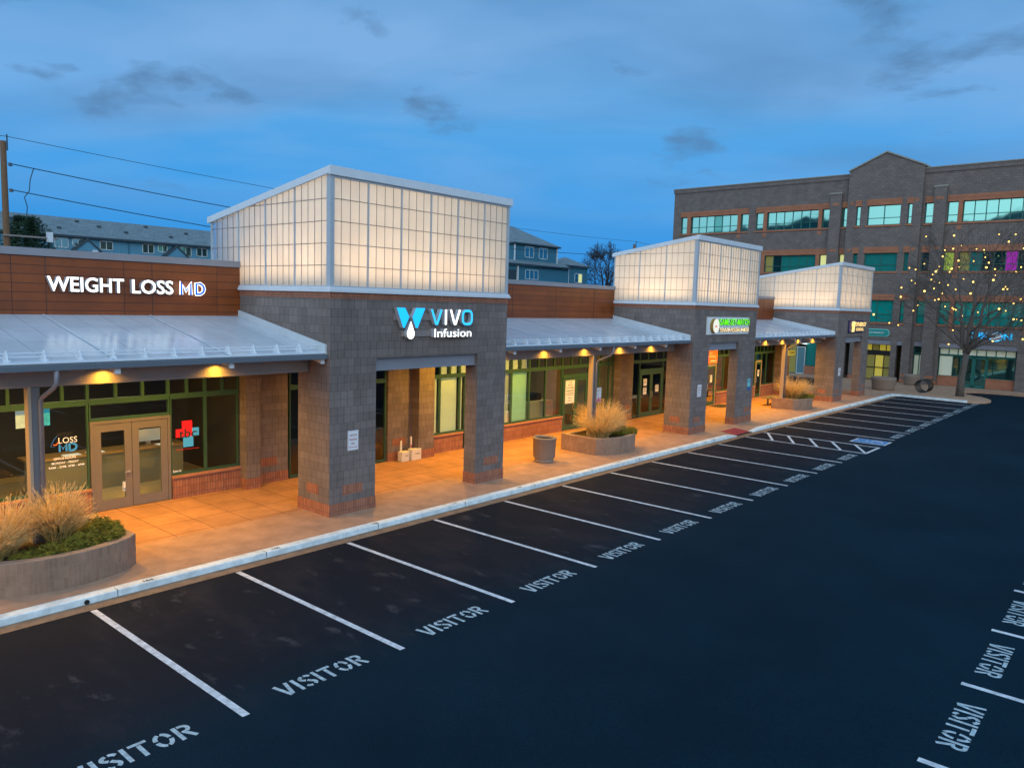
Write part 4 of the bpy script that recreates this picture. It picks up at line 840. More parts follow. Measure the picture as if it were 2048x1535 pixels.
def shrub(loc, rx, ry, h, n, label):
    x,y,z=loc; t=thing('low_shrub',loc,label,'shrub','low evergreen shrubs in the planters'); mb=MB()
    for i in range(n):
        a=random.uniform(0,2*PI); r=math.sqrt(random.random()); px=x+rx*r*math.cos(a); py=y+ry*r*math.sin(a)
        lump=.75+.55*noise.noise(Vector((px*3.3,py*3.3,1.3)))+.45*noise.noise(Vector((px*9,py*9,4)))
        top_=h*math.sqrt(max(0,1-r*r*.8))*lump; pz=z+top_*random.random()**.45
        for k in range(3):
            d=Vector((random.gauss(0,1),random.gauss(0,1),abs(random.gauss(0,.8)))).normalized()*random.uniform(.035,.085); s=d.orthogonal().normalized()*random.uniform(.007,.014)
            p=Vector((px,py,pz)); mb.add([tuple(p+s),tuple(p-s),tuple(p+d)],[(0,1,2)])
    mb.build('foliage',M['shrub'],t,fixn=False); st=MB()
    for i in range(6): a=i; st.tube([(x,y,z-.05),(x+rx*.6*math.cos(a),y+ry*.6*math.sin(a),z+h*.4)],.008,4)
    st.build('stem',M['twig'],t)
t,zs=planter(.06,1.02,3.5,2.68,'large brick planter at the left edge around the canopy post, full of dry grass')
grass_tuft((-.72,2.15,zs),1.28,.66,1400,'dry golden grass clump left of the post in the nearest planter')
grass_tuft((.20,2.1,zs),1.40,.60,1500,'taller dry golden grass clump right of the post in the nearest planter')
grass_tuft((-1.05,1.75,zs),1.0,.6,1200,'dry grass clump cut by the left edge of the photo in the nearest planter')
shrub((.0,1.50,zs),.80,.30,.30,3000,'green juniper spilling over the front rim of the nearest planter'); shrub((.85,1.95,zs),.46,.62,.40,3200,'darker juniper at the right end of the nearest planter')
t,zs=planter(19.36,1.22,3.3,2.66,'brick planter in the middle of the walk beside the trash bin')
grass_tuft((18.80,2.05,zs),1.25,.98,1500,'front dry grass clump in the middle planter'); grass_tuft((19.55,2.45,zs),1.62,1.05,1700,'taller rear dry grass clump in the middle planter')
shrub((20.1,1.95,zs),.72,.58,.38,3600,'low green shrub at the right end of the middle planter')
t,zs=planter(39.1,1.25,3.0,2.7,'far brick planter between the second and third towers')
grass_tuft((38.75,2.1,zs),1.6,1.15,1500,'dry grass clump in the far planter'); shrub((39.5,1.75,zs),.95,.5,.34,2600,'low green shrub at the right end of the far planter')

# ------------------------------------------------------------------ street furniture
t=thing('trash_bin',(15.72,2.3,G(15.7)+HW),'round tan aggregate trash bin with open top on the walk','trash bin')
M['aggregate']=mat('aggregate_concrete',(.27,.20,.155),.85,var=.25,vscale=60,bump=.6,bscale=120)
c=(15.72,2.3,G(15.7)+HW)
MB().lathe([(0,0),(.33,0),(.345,.03),(.35,.06),(.33,.075),(.34,.12),(.385,.18),(.405,.80),(.42,.81),(.425,.86),(.40,.875),(.35,.87),(.34,.80)],c,48).build('body',M['aggregate'],t,smooth=True)
MB().lathe([(.34,.80),(.33,.55),(0,.5)],c,40).build('liner',M['black'],t,smooth=True)
M['carton']=mat('white_carton',(.72,.68,.62),.7,var=.05)
for x0,x1,y1,h,hh,lb in ((11.93,12.27,5.66,.33,.36,'smaller left white carton yard sign box with upright handle against the block wall'),(12.33,12.76,5.60,.38,.42,'larger right white carton box with upright handle against the block wall')):
    g=G(12)+HW; t=thing('carton_box',((x0+x1)/2,y1,g),lb,'box','white cartons by the clinic wall')
    MB().box(x0,x1,y1-.22,y1,g,g+h).build('body',M['carton'],t,bevel=.01); xm=x0+.09; MB().box(xm,xm+.07,y1-.03,y1,g+h,g+h+hh).build('upright',M['carton'],t)
    fit('\u2022 VIVO',x0+.12,x1-.06,g+h*.5,g+h*.66,FRONT(y1-.22),M['ink'],t,.002,.02,None,'print')
    if x0>12.3: MB().box(xm+.01,xm+.06,y1-.034,y1-.03,g+h+.02,g+h+.14).build('red_tab',M['red'],t)
top(MB().box(35.3,36.7,4.85,5.65,G(36)+HW,G(36)+HW+.015),'door_mat',mat('black_mat',(.03,.028,.025),.9,var=.3,vscale=40),(36,5.2,G(36)+HW),'black door mat on the walk behind the second tower portal','door mat')
top(MB().box(9.3,10.3,4.9,5.5,G(10)+HW,G(10)+HW+.015),'door_mat',M['dark'],(9.8,5.2,G(10)+HW),'dark door mat inside the portal of the nearest tower, mostly behind its left pier','door mat')
t=thing('park_bench',(39.2,3.75,G(39)+HW),'small green slatted bench behind the far planter','bench'); g=G(39)+HW
b=MB()
for i in range(4): b.box(38.5,40.3,3.45+i*.115,3.55+i*.115,g+.42,g+.46)
b.build('seat',M['post'],t)
for x in (38.95,39.9): MB().box(x-.03,x+.03,3.62,3.72,g,g+.38).box(x-.03,x+.03,3.46,3.88,g+.38,g+.42).box(x-.03,x+.03,3.48,3.86,g,g+.03).build('leg',M['post'],t)
# coil bicycle rack
t=thing('bicycle_rack',(57.3,-.8,G(57)+HW),'black spiral coil bicycle rack beside the lit tree','bike rack'); pts=[]
ax=Vector((1.0,-.01,0)); r=.46; g=G(57)+HW
for i in range(0,5*24+1):
    a=2*PI*i/24; p=Vector((56.2,-.75,g+r))+ax*(1.7*i/(5*24))+(Vector((ax.y*-1,ax.x,0))*math.cos(a)+Vector((0,0,1))*math.sin(a))*r; pts.append(p)
MB().tube(pts,.030,6).build('coil',M['black'],t,smooth=True)
for q in (0,.75,1.5): MB().tube([Vector((56.2,-.75,g))+ax*q+Vector((0,0,-.02)),Vector((56.2,-.75,g))+ax*q+Vector((0,0,.04))],.07,8).build('foot',M['black'],t)
# round concrete planters
for x,y,rr,h,lb in ((56.0,1.75,.85,.95,'large round concrete planter on the paving right of the farthest tower'),(62.6,1.35,.62,.85,'smaller round concrete planter against the office block')):
    g=G(x)+HW; t=thing('round_planter',(x,y,g),lb,'planter','round concrete planters')
    MB().lathe([(rr*.80,0),(rr*.86,.04),(rr*.92,h*.2),(rr*.98,h*.75),(rr,h*.8),(rr,h),(rr*.88,h),(rr*.86,h-.15)],(x,y,g),40).build('pot',M['agg2'] if 'agg2' in M else M.setdefault('agg2',mat('tan_concrete',(.24,.175,.135),.85,var=.2,vscale=30,bump=.4,bscale=60)),t,smooth=True)
    MB().lathe([(rr*.86,h-.12),(0,h-.10)],(x,y,g),40).build('soil',mat('planter_soil',(.05,.035,.025),.9),t)
# counters seen through the glass
t=thing('reception_counter',(3.4,8.2,.13),'pale reception counter with papers seen through the grey glass doors','counter')
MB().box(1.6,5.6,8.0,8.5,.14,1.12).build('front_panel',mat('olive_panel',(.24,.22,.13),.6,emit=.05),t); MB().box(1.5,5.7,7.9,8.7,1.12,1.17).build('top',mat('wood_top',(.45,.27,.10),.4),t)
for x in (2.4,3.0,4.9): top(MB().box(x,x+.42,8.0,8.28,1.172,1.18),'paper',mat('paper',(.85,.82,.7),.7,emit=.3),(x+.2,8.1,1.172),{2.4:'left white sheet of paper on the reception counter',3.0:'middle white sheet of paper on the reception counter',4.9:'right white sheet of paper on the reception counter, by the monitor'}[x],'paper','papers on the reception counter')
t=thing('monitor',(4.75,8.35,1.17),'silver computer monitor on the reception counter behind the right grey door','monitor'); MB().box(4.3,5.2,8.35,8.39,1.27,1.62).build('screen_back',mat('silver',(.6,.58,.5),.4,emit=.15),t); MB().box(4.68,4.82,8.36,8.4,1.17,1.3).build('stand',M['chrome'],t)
fit('LOSS',2.95,3.3,.84,.98,FRONT(8.0),M['vinyl_cream'],bpy.data.objects[[o.name for o in bpy.data.objects if o.name.startswith('reception_counter')][0]],.004,.03)
t=thing('display_counter',(22,7.8,.1),'white cabinet with dark top seen through the windows of the vacant shop','counter')
MB().box(21.3,23.0,7.5,8.6,.1,1.15).build('cabinet',mat('white_cabinet',(.62,.60,.50),.5),t); MB().box(21.2,22.6,7.9,8.7,1.15,1.45).build('top',M['black'],t)
# table in the second tower shop
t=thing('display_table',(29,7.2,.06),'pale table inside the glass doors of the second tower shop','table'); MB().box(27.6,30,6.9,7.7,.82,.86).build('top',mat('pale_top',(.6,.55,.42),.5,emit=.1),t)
for x in (27.7,29.9): MB().box(x-.03,x+.03,7.2,7.26,.05,.82).build('leg',M['black'],t)
# ------------------------------------------------------------------ the office block closing the lot
OX=64.5; TH=R_(-2.0)
gO=G(64)+HW
ob=thing('office_building',(OX,0,0),'four-storey grey brown block office building with gabled centre bay and teal windows','building',rz=TH)
class LB(MB): local=True
def teal_glass(name,tint,refl,base):
    m,nt,N,L,b=newmat(name); b.inputs['Base Color'].default_value=(*base,1); b.inputs['Roughness'].default_value=.03; b.inputs['Metallic'].default_value=0
    g=N.new('ShaderNodeBsdfGlossy'); g.inputs[0].default_value=(*tint,1); g.inputs['Roughness'].default_value=.03
    tc=N.new('ShaderNodeTexCoord'); n=N.new('ShaderNodeTexNoise'); n.inputs['Scale'].default_value=.9; n.inputs['Detail'].default_value=1; L.new(tc.outputs['Object'],n.inputs[0]); bp=N.new('ShaderNodeBump'); bp.inputs['Strength'].default_value=.05; bp.inputs['Distance'].default_value=.05; L.new(n.outputs[0],bp.inputs['Height']); L.new(bp.outputs[0],g.inputs['Normal'])
    mx=N.new('ShaderNodeMixShader'); mx.inputs[0].default_value=refl; L.new(b.outputs[0],mx.inputs[1]); L.new(g.outputs[0],mx.inputs[2]); L.new(mx.outputs[0],N['Material Output'].inputs[0]); return m
M['tg4']=teal_glass('teal_mirror_glass',(.34,.78,.72),.58,(.01,.06,.06))
M['tg3']=teal_glass('teal_glass',(.25,.85,.75),.22,(.02,.24,.21))
M['tg2']=teal_glass('green_teal_glass',(.20,.80,.68),.12,(.005,.30,.26))
M['tgd']=teal_glass('dark_teal_glass',(.25,.85,.80),.25,(.01,.035,.035))
M['lit_yellow']=mat('lit_room_yellow',(.5,.5,.2),.6,emit=.50,ecol=(.75,.74,.28)); M['lit_dim']=mat('lit_room_dim',(.2,.18,.05),.6,emit=.10,ecol=(.55,.48,.08)); M['lit_purple']=mat('lit_screen_purple',(.2,0,.2),.5,emit=.45,ecol=(.38,.01,.42)); M['lit_green']=mat('lit_screen_green',(.1,.2,.0),.5,emit=.4,ecol=(.50,.62,.08))
M['blind_o']=mat('office_blind',(.60,.62,.50),.8,emit=.10,ecol=(.7,.75,.5)); M['obrick']=brickmat('office_brick',(.37,.135,.070),(.43,.165,.085),(.26,.12,.08),.21,.085,.006,var=.15,bump=.1)
M['ocap']=mat('stone_cap',(.30,.27,.22),.7,var=.1)
OP=lambda s,z,d:(d,s,z)
FL=[(4.87,6.74),(9.13,10.66),(12.98,14.62)]
groups=[ # (list of glass spans, brick pilasters between, band extent, front plane)
 ([(23.53,24.24,0),(18.14,23.12,5),(17.03,17.81,0)],(17.03,24.30),0),
 ([(15.56,16.29,0),(10.46,15.20,5),(9.43,10.13,0)],(9.43,16.34),0),
 ([(7.87,8.43,0)],(7.87,8.43),0),([(1.20,1.86,0)],(1.20,1.86),0),
 ([(-.55,.22,0),(-5.65,-.86,5),(-6.72,-5.97,0)],(-6.75,.24),0),
 ([(-8.55,-7.8,0),(-13.6,-8.9,5),(-14.7,-13.95,0)],(-14.75,-7.8),0)]
bay_w=[(6.76,7.12,0),(3.58,6.19,1),(2.71,3.05,0)]
holes=[]
for spans,band,_ in groups:
    for a,b,_n in spans:
        for z0,z1 in FL: holes.append((a,b,z0,z1))
holes.append((2.05,7.83,-1,17.3))                      # the centre bay is its own wall
gh=[(-5.42,-.0,gO,3.42),(1.0,1.86,gO,3.42),(7.9,8.6,gO,3.42),(9.75,13.0,gO,3.42),(13.5,16.2,gO,3.42)]
w=LB().wall(OP,holes+gh,-16,25.1,-.3,17.0,.25)
w.quad((0,25.1,-.3),(18,25.1,-.3),(18,25.1,17),(0,25.1,17)); w.quad((0,-16,-.3),(18,-16,-.3),(18,-16,17),(0,-16,17)); w.quad((0,-16,17.0),(18,-16,17),(18,25.1,17),(0,25.1,17)); w.quad((18,-16,-.3),(18,-16,17),(18,25.1,17),(18,25.1,-.3))
ow=w.build('wall',M['cmu_far'],ob)
BYP=lambda s,z,d:(d-.38,s,z)
bh=[(a,b,z0,z1) for a,b,_ in bay_w for z0,z1 in FL]+[(3.52,6.36,gO,3.42),(2.66,3.08,gO,3.42),(6.82,7.25,gO,3.42)]
b_=LB().wall(BYP,bh,2.03,7.87,-.3,17.55,.5); b_.add([(-.38,2.03,17.55),(-.38,7.87,17.55),(-.38,4.98,18.85),(3,2.03,17.55),(3,7.87,17.55),(3,4.98,18.85)],[(0,1,2),(3,5,4),(0,2,5,3),(1,4,5,2)])
b_.quad((-.38,2.03,-.3),(.3,2.03,-.3),(.3,2.03,17.55),(-.38,2.03,17.55)); b_.quad((-.38,7.87,-.3),(-.38,7.87,17.55),(.3,7.87,17.55),(.3,7.87,-.3)); b_.quad((0.0,2.03,17),(3,2.03,17),(3,2.03,17.55),(0,2.03,17.55)); b_.quad((0,7.87,17),(3,7.87,17),(3,7.87,17.55),(0,7.87,17.55))
b_.build('centre_bay',M['cmu_far'],ob)
for s0,s1 in ((8.44,9.40),(.30,1.18)):
    pr=LB().box(-.30,.0,s0,s1,-.3,15.80).build('pier',M['cmu_far'],ob); LB().box(-.34,0,s0-.04,s1+.04,15.80,15.93).build('cap',M['ocap'],pr)
for s0,s1 in ((16.38,17.0),): LB().box(-.06,0,s0,s1,-.3,15.1).build('pier',M['cmu_far'],ob)
for z0,z1 in FL: LB().box(-.012,.02,8.2,9.6,z1+.2,z1+.35) if False else None
cp=LB(); cp.box(-.07,.5,7.87,25.17,17.0,17.38); cp.box(-.07,.5,-16,2.03,17.0,17.38); cp.build('coping',M['cmu_far'],ob)
cp=LB(); cp.box(-.12,.6,7.87,25.22,17.38,17.46); cp.box(-.12,.6,-16,2.03,17.38,17.46)
for s0,z0,s1,z1 in ((1.95,17.56,4.98,18.90),(7.95,17.56,4.98,18.90)):
    cp.add([(-.46,s0,z0),(-.46,s1,z1),(-.46,s1,z1+.13),(-.46,s0,z0+.13),(3,s0,z0),(3,s1,z1),(3,s1,z1+.13),(3,s0,z0+.13)],[(0,1,2,3),(7,6,5,4),(0,4,5,1),(3,2,6,7),(0,3,7,4),(1,5,6,2)])
cp.build('coping_cap',M['ocap'],ob)
rnd=random.Random(5)
def owin(a,b,n,z0,z1,fl,d0,special=None):
    """office window: teal frame with one sheet of glass"""
    f=LB(); X0=d0+.14; X1=d0+.24; t=.035
    f.box(X0,X1,a,a+t*1.6,z0,z1); f.box(X0,X1,b-t*1.6,b,z0,z1); f.box(X0,X1,a,b,z0,z0+t*1.5); f.box(X0,X1,a,b,z1-t*1.5,z1); zt_=z0+(z1-z0)*(.36); f.box(X0+.01,X1,a,b,zt_-t*.7,zt_+t*.7)
    xs_=[a+(b-a)*(k+1)/(n+1) for k in range(n)]
    for s in xs_: f.box(X0+.01,X1,s-t*.8,s+t*.8,z0,z1)
    o=f.build('window',M['teal_frame'],ob); X=d0+.20
    def pane(s0,s1,za,zb,m,nm='pane',dx=0): LB().quad((X+dx,s0,za),(X+dx,s1,za),(X+dx,s1,zb),(X+dx,s0,zb)).build(nm,M[m],o)
    ed=[a]+xs_+[b]
    for i in range(n+1):
        k=len(ed)-2-i; m={0:'tg2',1:'tg3',2:'tg4'}[fl]
        if special and i in special: m=special[i]
        pane(ed[k]+.02,ed[k+1]-.02,z0,z1,m)
    return o,pane
for gi,(spans,band,_) in enumerate(groups):
    for fi,(z0,z1) in enumerate(FL):
        l=LB().box(-.035,.01,band[0],band[1],z1,z1+.27).box(-.05,.01,band[0]-.0,band[1]+.0,z1+.27,z1+.50); LB().box(-.06,.05,band[0]-.05,band[1]+.05,z0-.15,z0).build('brick_sill',M['obrick'],ow)
        if len(spans)==3:
            l.box(-.03,.2,spans[1][1],spans[0][0],z0,z1); l.box(-.03,.2,spans[2][1],spans[1][0],z0,z1)
            for sc in ((spans[1][1]+spans[0][0])/2,(spans[2][1]+spans[1][0])/2): LB().box(-.02,.01,sc-.17,sc+.17,z0-.55,z0-.25).build('brick_inset',M['obrick'],ow)
        l.build('brick_band',M['obrick'],ow)
        for si,(a,b,n) in enumerate(spans):
            sp=None
            if fi==1:
                if gi==1 and si==2: sp={0:'lit_yellow'}
                if gi==1 and si==1: sp={0:'lit_dim',1:'tgd'}
                if gi==2: sp={0:'lit_yellow'}
                if gi==3: sp={0:'tgd'}
                if gi==4 and si==0: sp={0:'lit_green'}
                if gi==4 and si==1: sp={0:'lit_dim',2:'tgd',3:'tgd',4:'lit_purple',5:'tgd'}
            if fi==2 and gi==0 and si==1: sp={1:'tg4',3:'tg3'}
            o,pane=owin(a,b,n,z0,z1,fi,0,sp)
for fi,(z0,z1) in enumerate(FL):
    for a,b,n in bay_w:
        owin(a,b,n,z0,z1,fi,-.38); l=LB().box(-.415,-.37,a-.08,b+.08,z1,z1+.27).box(-.43,-.37,a-.08,b+.08,z1+.27,z1+.5); LB().box(-.44,-.33,a-.1,b+.1,z0-.15,z0).build('brick_sill',M['obrick'],ow); l.build('brick_band',M['obrick'],ow)
for s in (7.5,2.4):
    for z0,z1 in FL: LB().box(-.39,-.37,s-.15,s+.15,z1+.15,z1+.4).build('brick_inset',M['obrick'],ow)
for s in (8.9,.75):
    for z0,z1 in FL: LB().box(-.31,-.29,s-.28,s+.28,z1+.2,z1+.42).build('brick_inset',M['obrick'],ow)
# ground floor: steel lintels, brick plinths, entrance, shops
li=LB()
for a,b,d in ((-5.5,.0,.06),(1.0,1.86,.06),(3.52,6.36,-.32),(2.66,3.08,-.32),(6.82,7.25,-.32),(9.75,13.0,.06),(7.9,8.6,.06),(13.5,16.2,.06)): li.box(d,d+.12,a,b,3.02,3.42)
each(li,8,'lintel',M['beam_blue'],ow)
pl=LB()
for a,b,d in ((0.0,1.0,0),(1.86,2.03,0),(2.03,2.66,-.38),(3.08,3.52,-.38),(6.36,6.82,-.38),(7.25,7.87,-.38),(8.6,9.75,0)): pl.box(d-.015,d+.1,a+(.0),b,gO-.05,gO+.32)
for s in (.5,2.33,9.1): pl.box((-.395 if 2<s<3 else (-.31 if s<1 else -.015)),0,s-.28,s+.28,gO+.5,gO+.72)
each(pl,8,'brick_plinth',M['obrick'],ow)
vd=LB(); vd.box(2.2,2.3,-16,25,0,3.6); vd.box(.5,2.3,-16,25,3.55,3.62); vd.build('interior',M['dark'],ow)
LB().box(.5,2.3,-16,25,-.02,gO+.01).build('interior_floor',M['walk_plain'],ow)
def shop(a,b,z0,z1,d,panes,frame='teal_frame'):
    f=LB(); n=len(panes); w=(b-a)/n
    f.box(d,d+.1,a,b,z1-.06,z1); f.box(d,d+.1,a,b,z0,z0+.06)
    for i in range(n+1): f.box(d-.005,d+.1,a+i*w-.03,a+i*w+.03,z0,z1)
    o=f.build('window',M[frame],ob)
    for i,m in enumerate(panes): LB().quad((d+.05,a+i*w,z0),(d+.05,a+(i+1)*w,z0),(d+.05,a+(i+1)*w,z1),(d+.05,a+i*w,z1)).build('pane',M[m],o)
    return o
# panes listed from low s (right in the photo) to high s
shop(-5.3,-.05,2.45,3.02,.35,['blind_o']*8)
shop(-1.05,-.05,.73,2.42,.35,['blind_o']); shop(-1.6,-1.05,.73,2.42,.35,['tgd'])
shop(-3.85,-3.47,.73,2.42,.35,['tgd']); shop(-5.3,-3.85,.73,2.42,.35,['tgd'])
shop(-3.42,-1.65,gO+.02,2.38,.33,['tgd','tgd'])
dd=LB()
for a,b in ((-3.45,-2.53),(-2.53,-1.62)): dd.box(.30,.37,a,a+.13,gO,2.4); dd.box(.30,.37,b-.13,b,gO,2.4); dd.box(.30,.37,a,b,2.25,2.4); dd.box(.30,.37,a,b,gO,gO+.2)
dd.build('door',M['teal_frame'],ob)
pb=LB().box(.25,.5,-1.6,-.02,gO-.05,.68).box(.22,.5,-1.6,-.02,.68,.75).box(.25,.5,-5.42,-3.45,gO-.05,.68).box(.22,.5,-5.42,-3.45,.68,.75); each(pb,8,'sill_wall',M['obrick'],ob)
sw=LB(); sw.box(.3,3.5,-5.62,-5.4,gO-.05,.75); sw.build('sill_wall',M['obrick'],ob)
shop(1.05,1.84,.55,2.35,.3,['blind_o','blind_o']); shop(1.05,1.84,2.40,3.02,.3,['tgd']); LB().box(.2,.5,1.0,1.86,gO-.05,.52).build('sill_wall',M['obrick'],ob)
# entrance lobby, lit yellow
o=shop(3.55,6.33,gO+.02,2.12,.5,['lit_dim','lit_lobby' if 'lit_lobby' in M else M.setdefault('lit_lobby',mat('lit_lobby',(.4,.35,.08),.6,emit=.30,ecol=(.75,.58,.05))) and 'lit_lobby','lit_dim','lit_lobby'],'black')
shop(3.55,6.33,2.42,3.02,.5,['lit_lobby','lit_lobby','lit_dim','lit_lobby','tgd'],'black'); LB().box(.44,.6,3.55,6.33,2.10,2.44).build('door_header',M['black'],ob); LB().box(.44,.5,3.55,6.33,.98,1.06).build('push_bar',M['black'],ob)
# passage side shops beyond the third tower
shop(9.8,10.83,.73,2.9,.3,['tg3']); LB().box(.2,.5,9.78,10.9,gO-.05,.70).build('sill_wall',M['obrick'],ob); shop(10.93,11.65,gO,2.4,.3,['aqua_door' if 'aqua_door' in M else (M.setdefault('aqua_door',mat('pale_teal_door',(.10,.22,.26),.4)) and 'aqua_door')],'white_metal')
shop(11.7,12.7,gO,2.9,.3,['lit_dim']); 
# signs on the office block
def osign(name,s,z,label,cat='sign'):
    c,sn=math.cos(TH),math.sin(TH); t=thing(name,(OX-s*sn*1.0,s*c,z),label,cat,rz=TH); return t
OPF=lambda s0,z0:(lambda a,b,d:(-d,-a+s0*0,b))         # letters on the west face read towards -s
def ofit(txt,s0,s1,z0,z1,P0,m,t,depth,bold):
    q=text_mb(txt,1,0,0,lambda a,b,d:(a,b,d),bold=bold,depth=1); xs_=[v[0] for v in q.v]; ys_=[v[1] for v in q.v]; ax,bx_,ay,by_=min(xs_),max(xs_),min(ys_),max(ys_)
    o=LB(); o.add([(P0-v[2]*depth, s0+(s1-s0)*(v[0]-ax)/(bx_-ax), z0+(z1-z0)*(v[1]-ay)/(by_-ay)) for v in q.v],q.f); o.build('letters',M[m],t)
# Positions below are relative to the sign's own origin
t=osign('learning_sign',0,0,'blue lit sign with a round white letter O on the office block behind the tree')
ofit('KUM',-2.0,-3.38,3.86,4.34,0,'e_cyan',t,.1,.02); ofit('N',-4.45,-5.0,3.86,4.34,0,'e_cyan',t,.1,.02)
disc=[(-3.92+.47*math.cos(R_(a)),4.07+.38*math.sin(R_(a))) for a in range(0,360,15)]
LB().prism(disc,lambda p:(0,p[0],p[1]),lambda p:(-.1,p[0],p[1])).build('disc',M['e_aqua'],t); LB().prism([(-3.92+(p[0]+3.92)*.86,4.07+(p[1]-4.07)*.86) for p in disc],lambda p:(-.1,p[0],p[1]),lambda p:(-.115,p[0],p[1])).build('disc_face',mat('disc_white',(.75,.78,.8),.5,emit=.08),t)
t=osign('oval_sign',0,0,'teal oval sign with white lettering above the lit office entrance')
ovl=[(5.0+(1.0 if math.cos(R_(a))>0 else -1.0)+.28*math.cos(R_(a)),4.0+.28*math.sin(R_(a))) for a in range(-80,281,20)]
LB().prism(ovl,lambda p:(-.39,p[0],p[1]),lambda p:(-.44,p[0],p[1])).build('board',mat('teal_board',(.01,.22,.21),.4,emit=.1),t)
LB().prism([(5.0+(p[0]-5)*1.03,4+(p[1]-4)*1.12) for p in ovl],lambda p:(-.385,p[0],p[1]),lambda p:(-.41,p[0],p[1])).build('rim',mat('aqua_rim',(.2,.6,.58),.4,emit=.2),t)
ofit("LOCAL'S MARKET",5.85,4.1,3.93,4.08,-.44,'sign_white',t,.01,.01)
t=osign('lit_sign',0,0,'glowing white cabinet sign over the pale door seen under the far canopy'); LB().prism([(11.75,2.75),(10.75,2.65),(10.7,3.0),(10.9,3.12),(11.8,3.12)],lambda p:(-.1,p[0],p[1]),lambda p:(.2,p[0],p[1])).build('cabinet',emat('cabinet_white',(.75,1,.95),1.4,(.8,.8,.8)),t)

# ------------------------------------------------------------------ blue houses behind
M['siding']=brickmat('blue_lap_siding',(.10,.28,.40),(.11,.30,.42),(.045,.13,.19),40,.18,.012,off=0,var=.08,bump=.2)
M['siding_dark']=brickmat('deep_blue_siding',(.035,.17,.25),(.04,.185,.27),(.015,.07,.11),40,.19,.014,off=0,var=.08,bump=.2)
M['shingle']=brickmat('grey_shingles',(.13,.17,.19),(.16,.20,.22),(.07,.10,.11),.5,.2,.012,var=.2,bump=.2,horiz=False)
M['trim']=mat('white_trim',(.62,.66,.68),.6); M['darktrim']=mat('dark_trim',(.03,.05,.065),.6)
M['hglass']=teal_glass('house_glass',(.35,.60,.62),.35,(.02,.06,.06))
def hwin(par,x0,x1,z0,z1,y,n=1,pm='hglass',lit=None):
    f=MB(); t=.07; f.box(x0,x1,y-.05,y+.02,z0,z0+t).box(x0,x1,y-.05,y+.02,z1-t,z1).box(x0,x0+t,y-.05,y+.02,z0,z1).box(x1-t,x1,y-.05,y+.02,z0,z1)
    for k in range(n): xm=x0+(x1-x0)*(k+1)/(n+1); f.box(xm-t/2,xm+t/2,y-.045,y+.02,z0,z1)
    o=f.build('window',M['trim'],par); MB().quad((x0,y-.01,z0),(x1,y-.01,z0),(x1,y-.01,z1),(x0,y-.01,z1)).build('pane',M[pm],o)
    if lit: MB().quad((x0+(x1-x0)*.52,y-.015,z0+.08),(x1-.08,y-.015,z0+.08),(x1-.08,y-.015,z1-.08),(x0+(x1-x0)*.52,y-.015,z1-.08)).build('lit_room',M[lit],o)
h=thing('apartment_building',(32,75,0),'long blue sided apartment row with grey shingle roof behind the nearest shop roof','building')
Y=75
MB().box(-30,64,Y,Y+10,-.5,11.30).build('wall',M['siding'],h)
rf=MB(); rf.add([(-30.5,Y-.45,11.28),(64.5,Y-.45,11.28),(64.5,Y+4.6,13.55),(-30.5,Y+4.6,13.55),(-30.5,Y+10.4,11.28),(64.5,Y+10.4,11.28)],[(0,1,2,3),(3,2,5,4),(0,3,4),(1,5,2)]); ro=rf.build('roof',M['shingle'],h)
MB().box(-30.5,64.5,Y-.47,Y-.42,11.12,11.33).build('fascia',M['darktrim'],ro)
vt=MB()
for x,k in ((26,.3),(28.6,.75),(30.5,.55),(33,.35),(36.2,.8),(38,.3),(40.6,.6),(22,.6),(17,.4)): vt.box(x,x+.35,Y-.4+5*k,Y-.1+5*k,11.3+2.25*k,11.55+2.25*k)
each(vt,8,'vent',M['darktrim'],ro)
for x0,x1,z0,z1,n in ((25.24,26.6,9.97,11.03,1),(26.95,28.1,10.25,11.05,1),(29.72,31.1,10.04,11.0,1),(34.27,35.61,9.98,11.05,1),(36.01,37.14,10.24,11.07,1),(38.64,40.02,9.94,11.05,1),(40.65,42.0,10.02,11.05,1),(20.6,22,9.97,11.03,1),(46,47.3,10,11,1)): hwin(h,x0,x1,z0,z1,Y,n)
for xc in (28.18,37.85):
    gg=MB(); gg.add([(xc-1.25,Y-.9,9.75),(xc+1.25,Y-.9,9.75),(xc,Y-.9,10.85),(xc-1.25,Y,9.75),(xc+1.25,Y,9.75),(xc,Y,10.85)],[(0,1,2),(0,2,5,3),(1,4,5,2)]); go=gg.build('gable',M['siding'],h)
    tt=MB(); 
    for sgn in (-1,1): tt.add([(xc+sgn*1.45,Y-1.0,9.60),(xc,Y-1.0,10.85),(xc,Y-1.0,11.05),(xc+sgn*1.45,Y-1.0,9.80),(xc+sgn*1.45,Y,9.60),(xc,Y,10.85),(xc,Y,11.05),(xc+sgn*1.45,Y,9.80)],[(0,1,2,3),(3,2,6,7),(0,4,5,1),(0,3,7,4)])
    tt.build('verge',M['darktrim'],go)
MB().box(28.6,29.1,Y-1.1,Y-.9,9.5,9.9).build('porch_trim',M['trim'],h)
MB().tube([(32.78,Y-.08,11.1),(32.78,Y-.08,4)],.05).build('downpipe',M['siding_dark'],h)
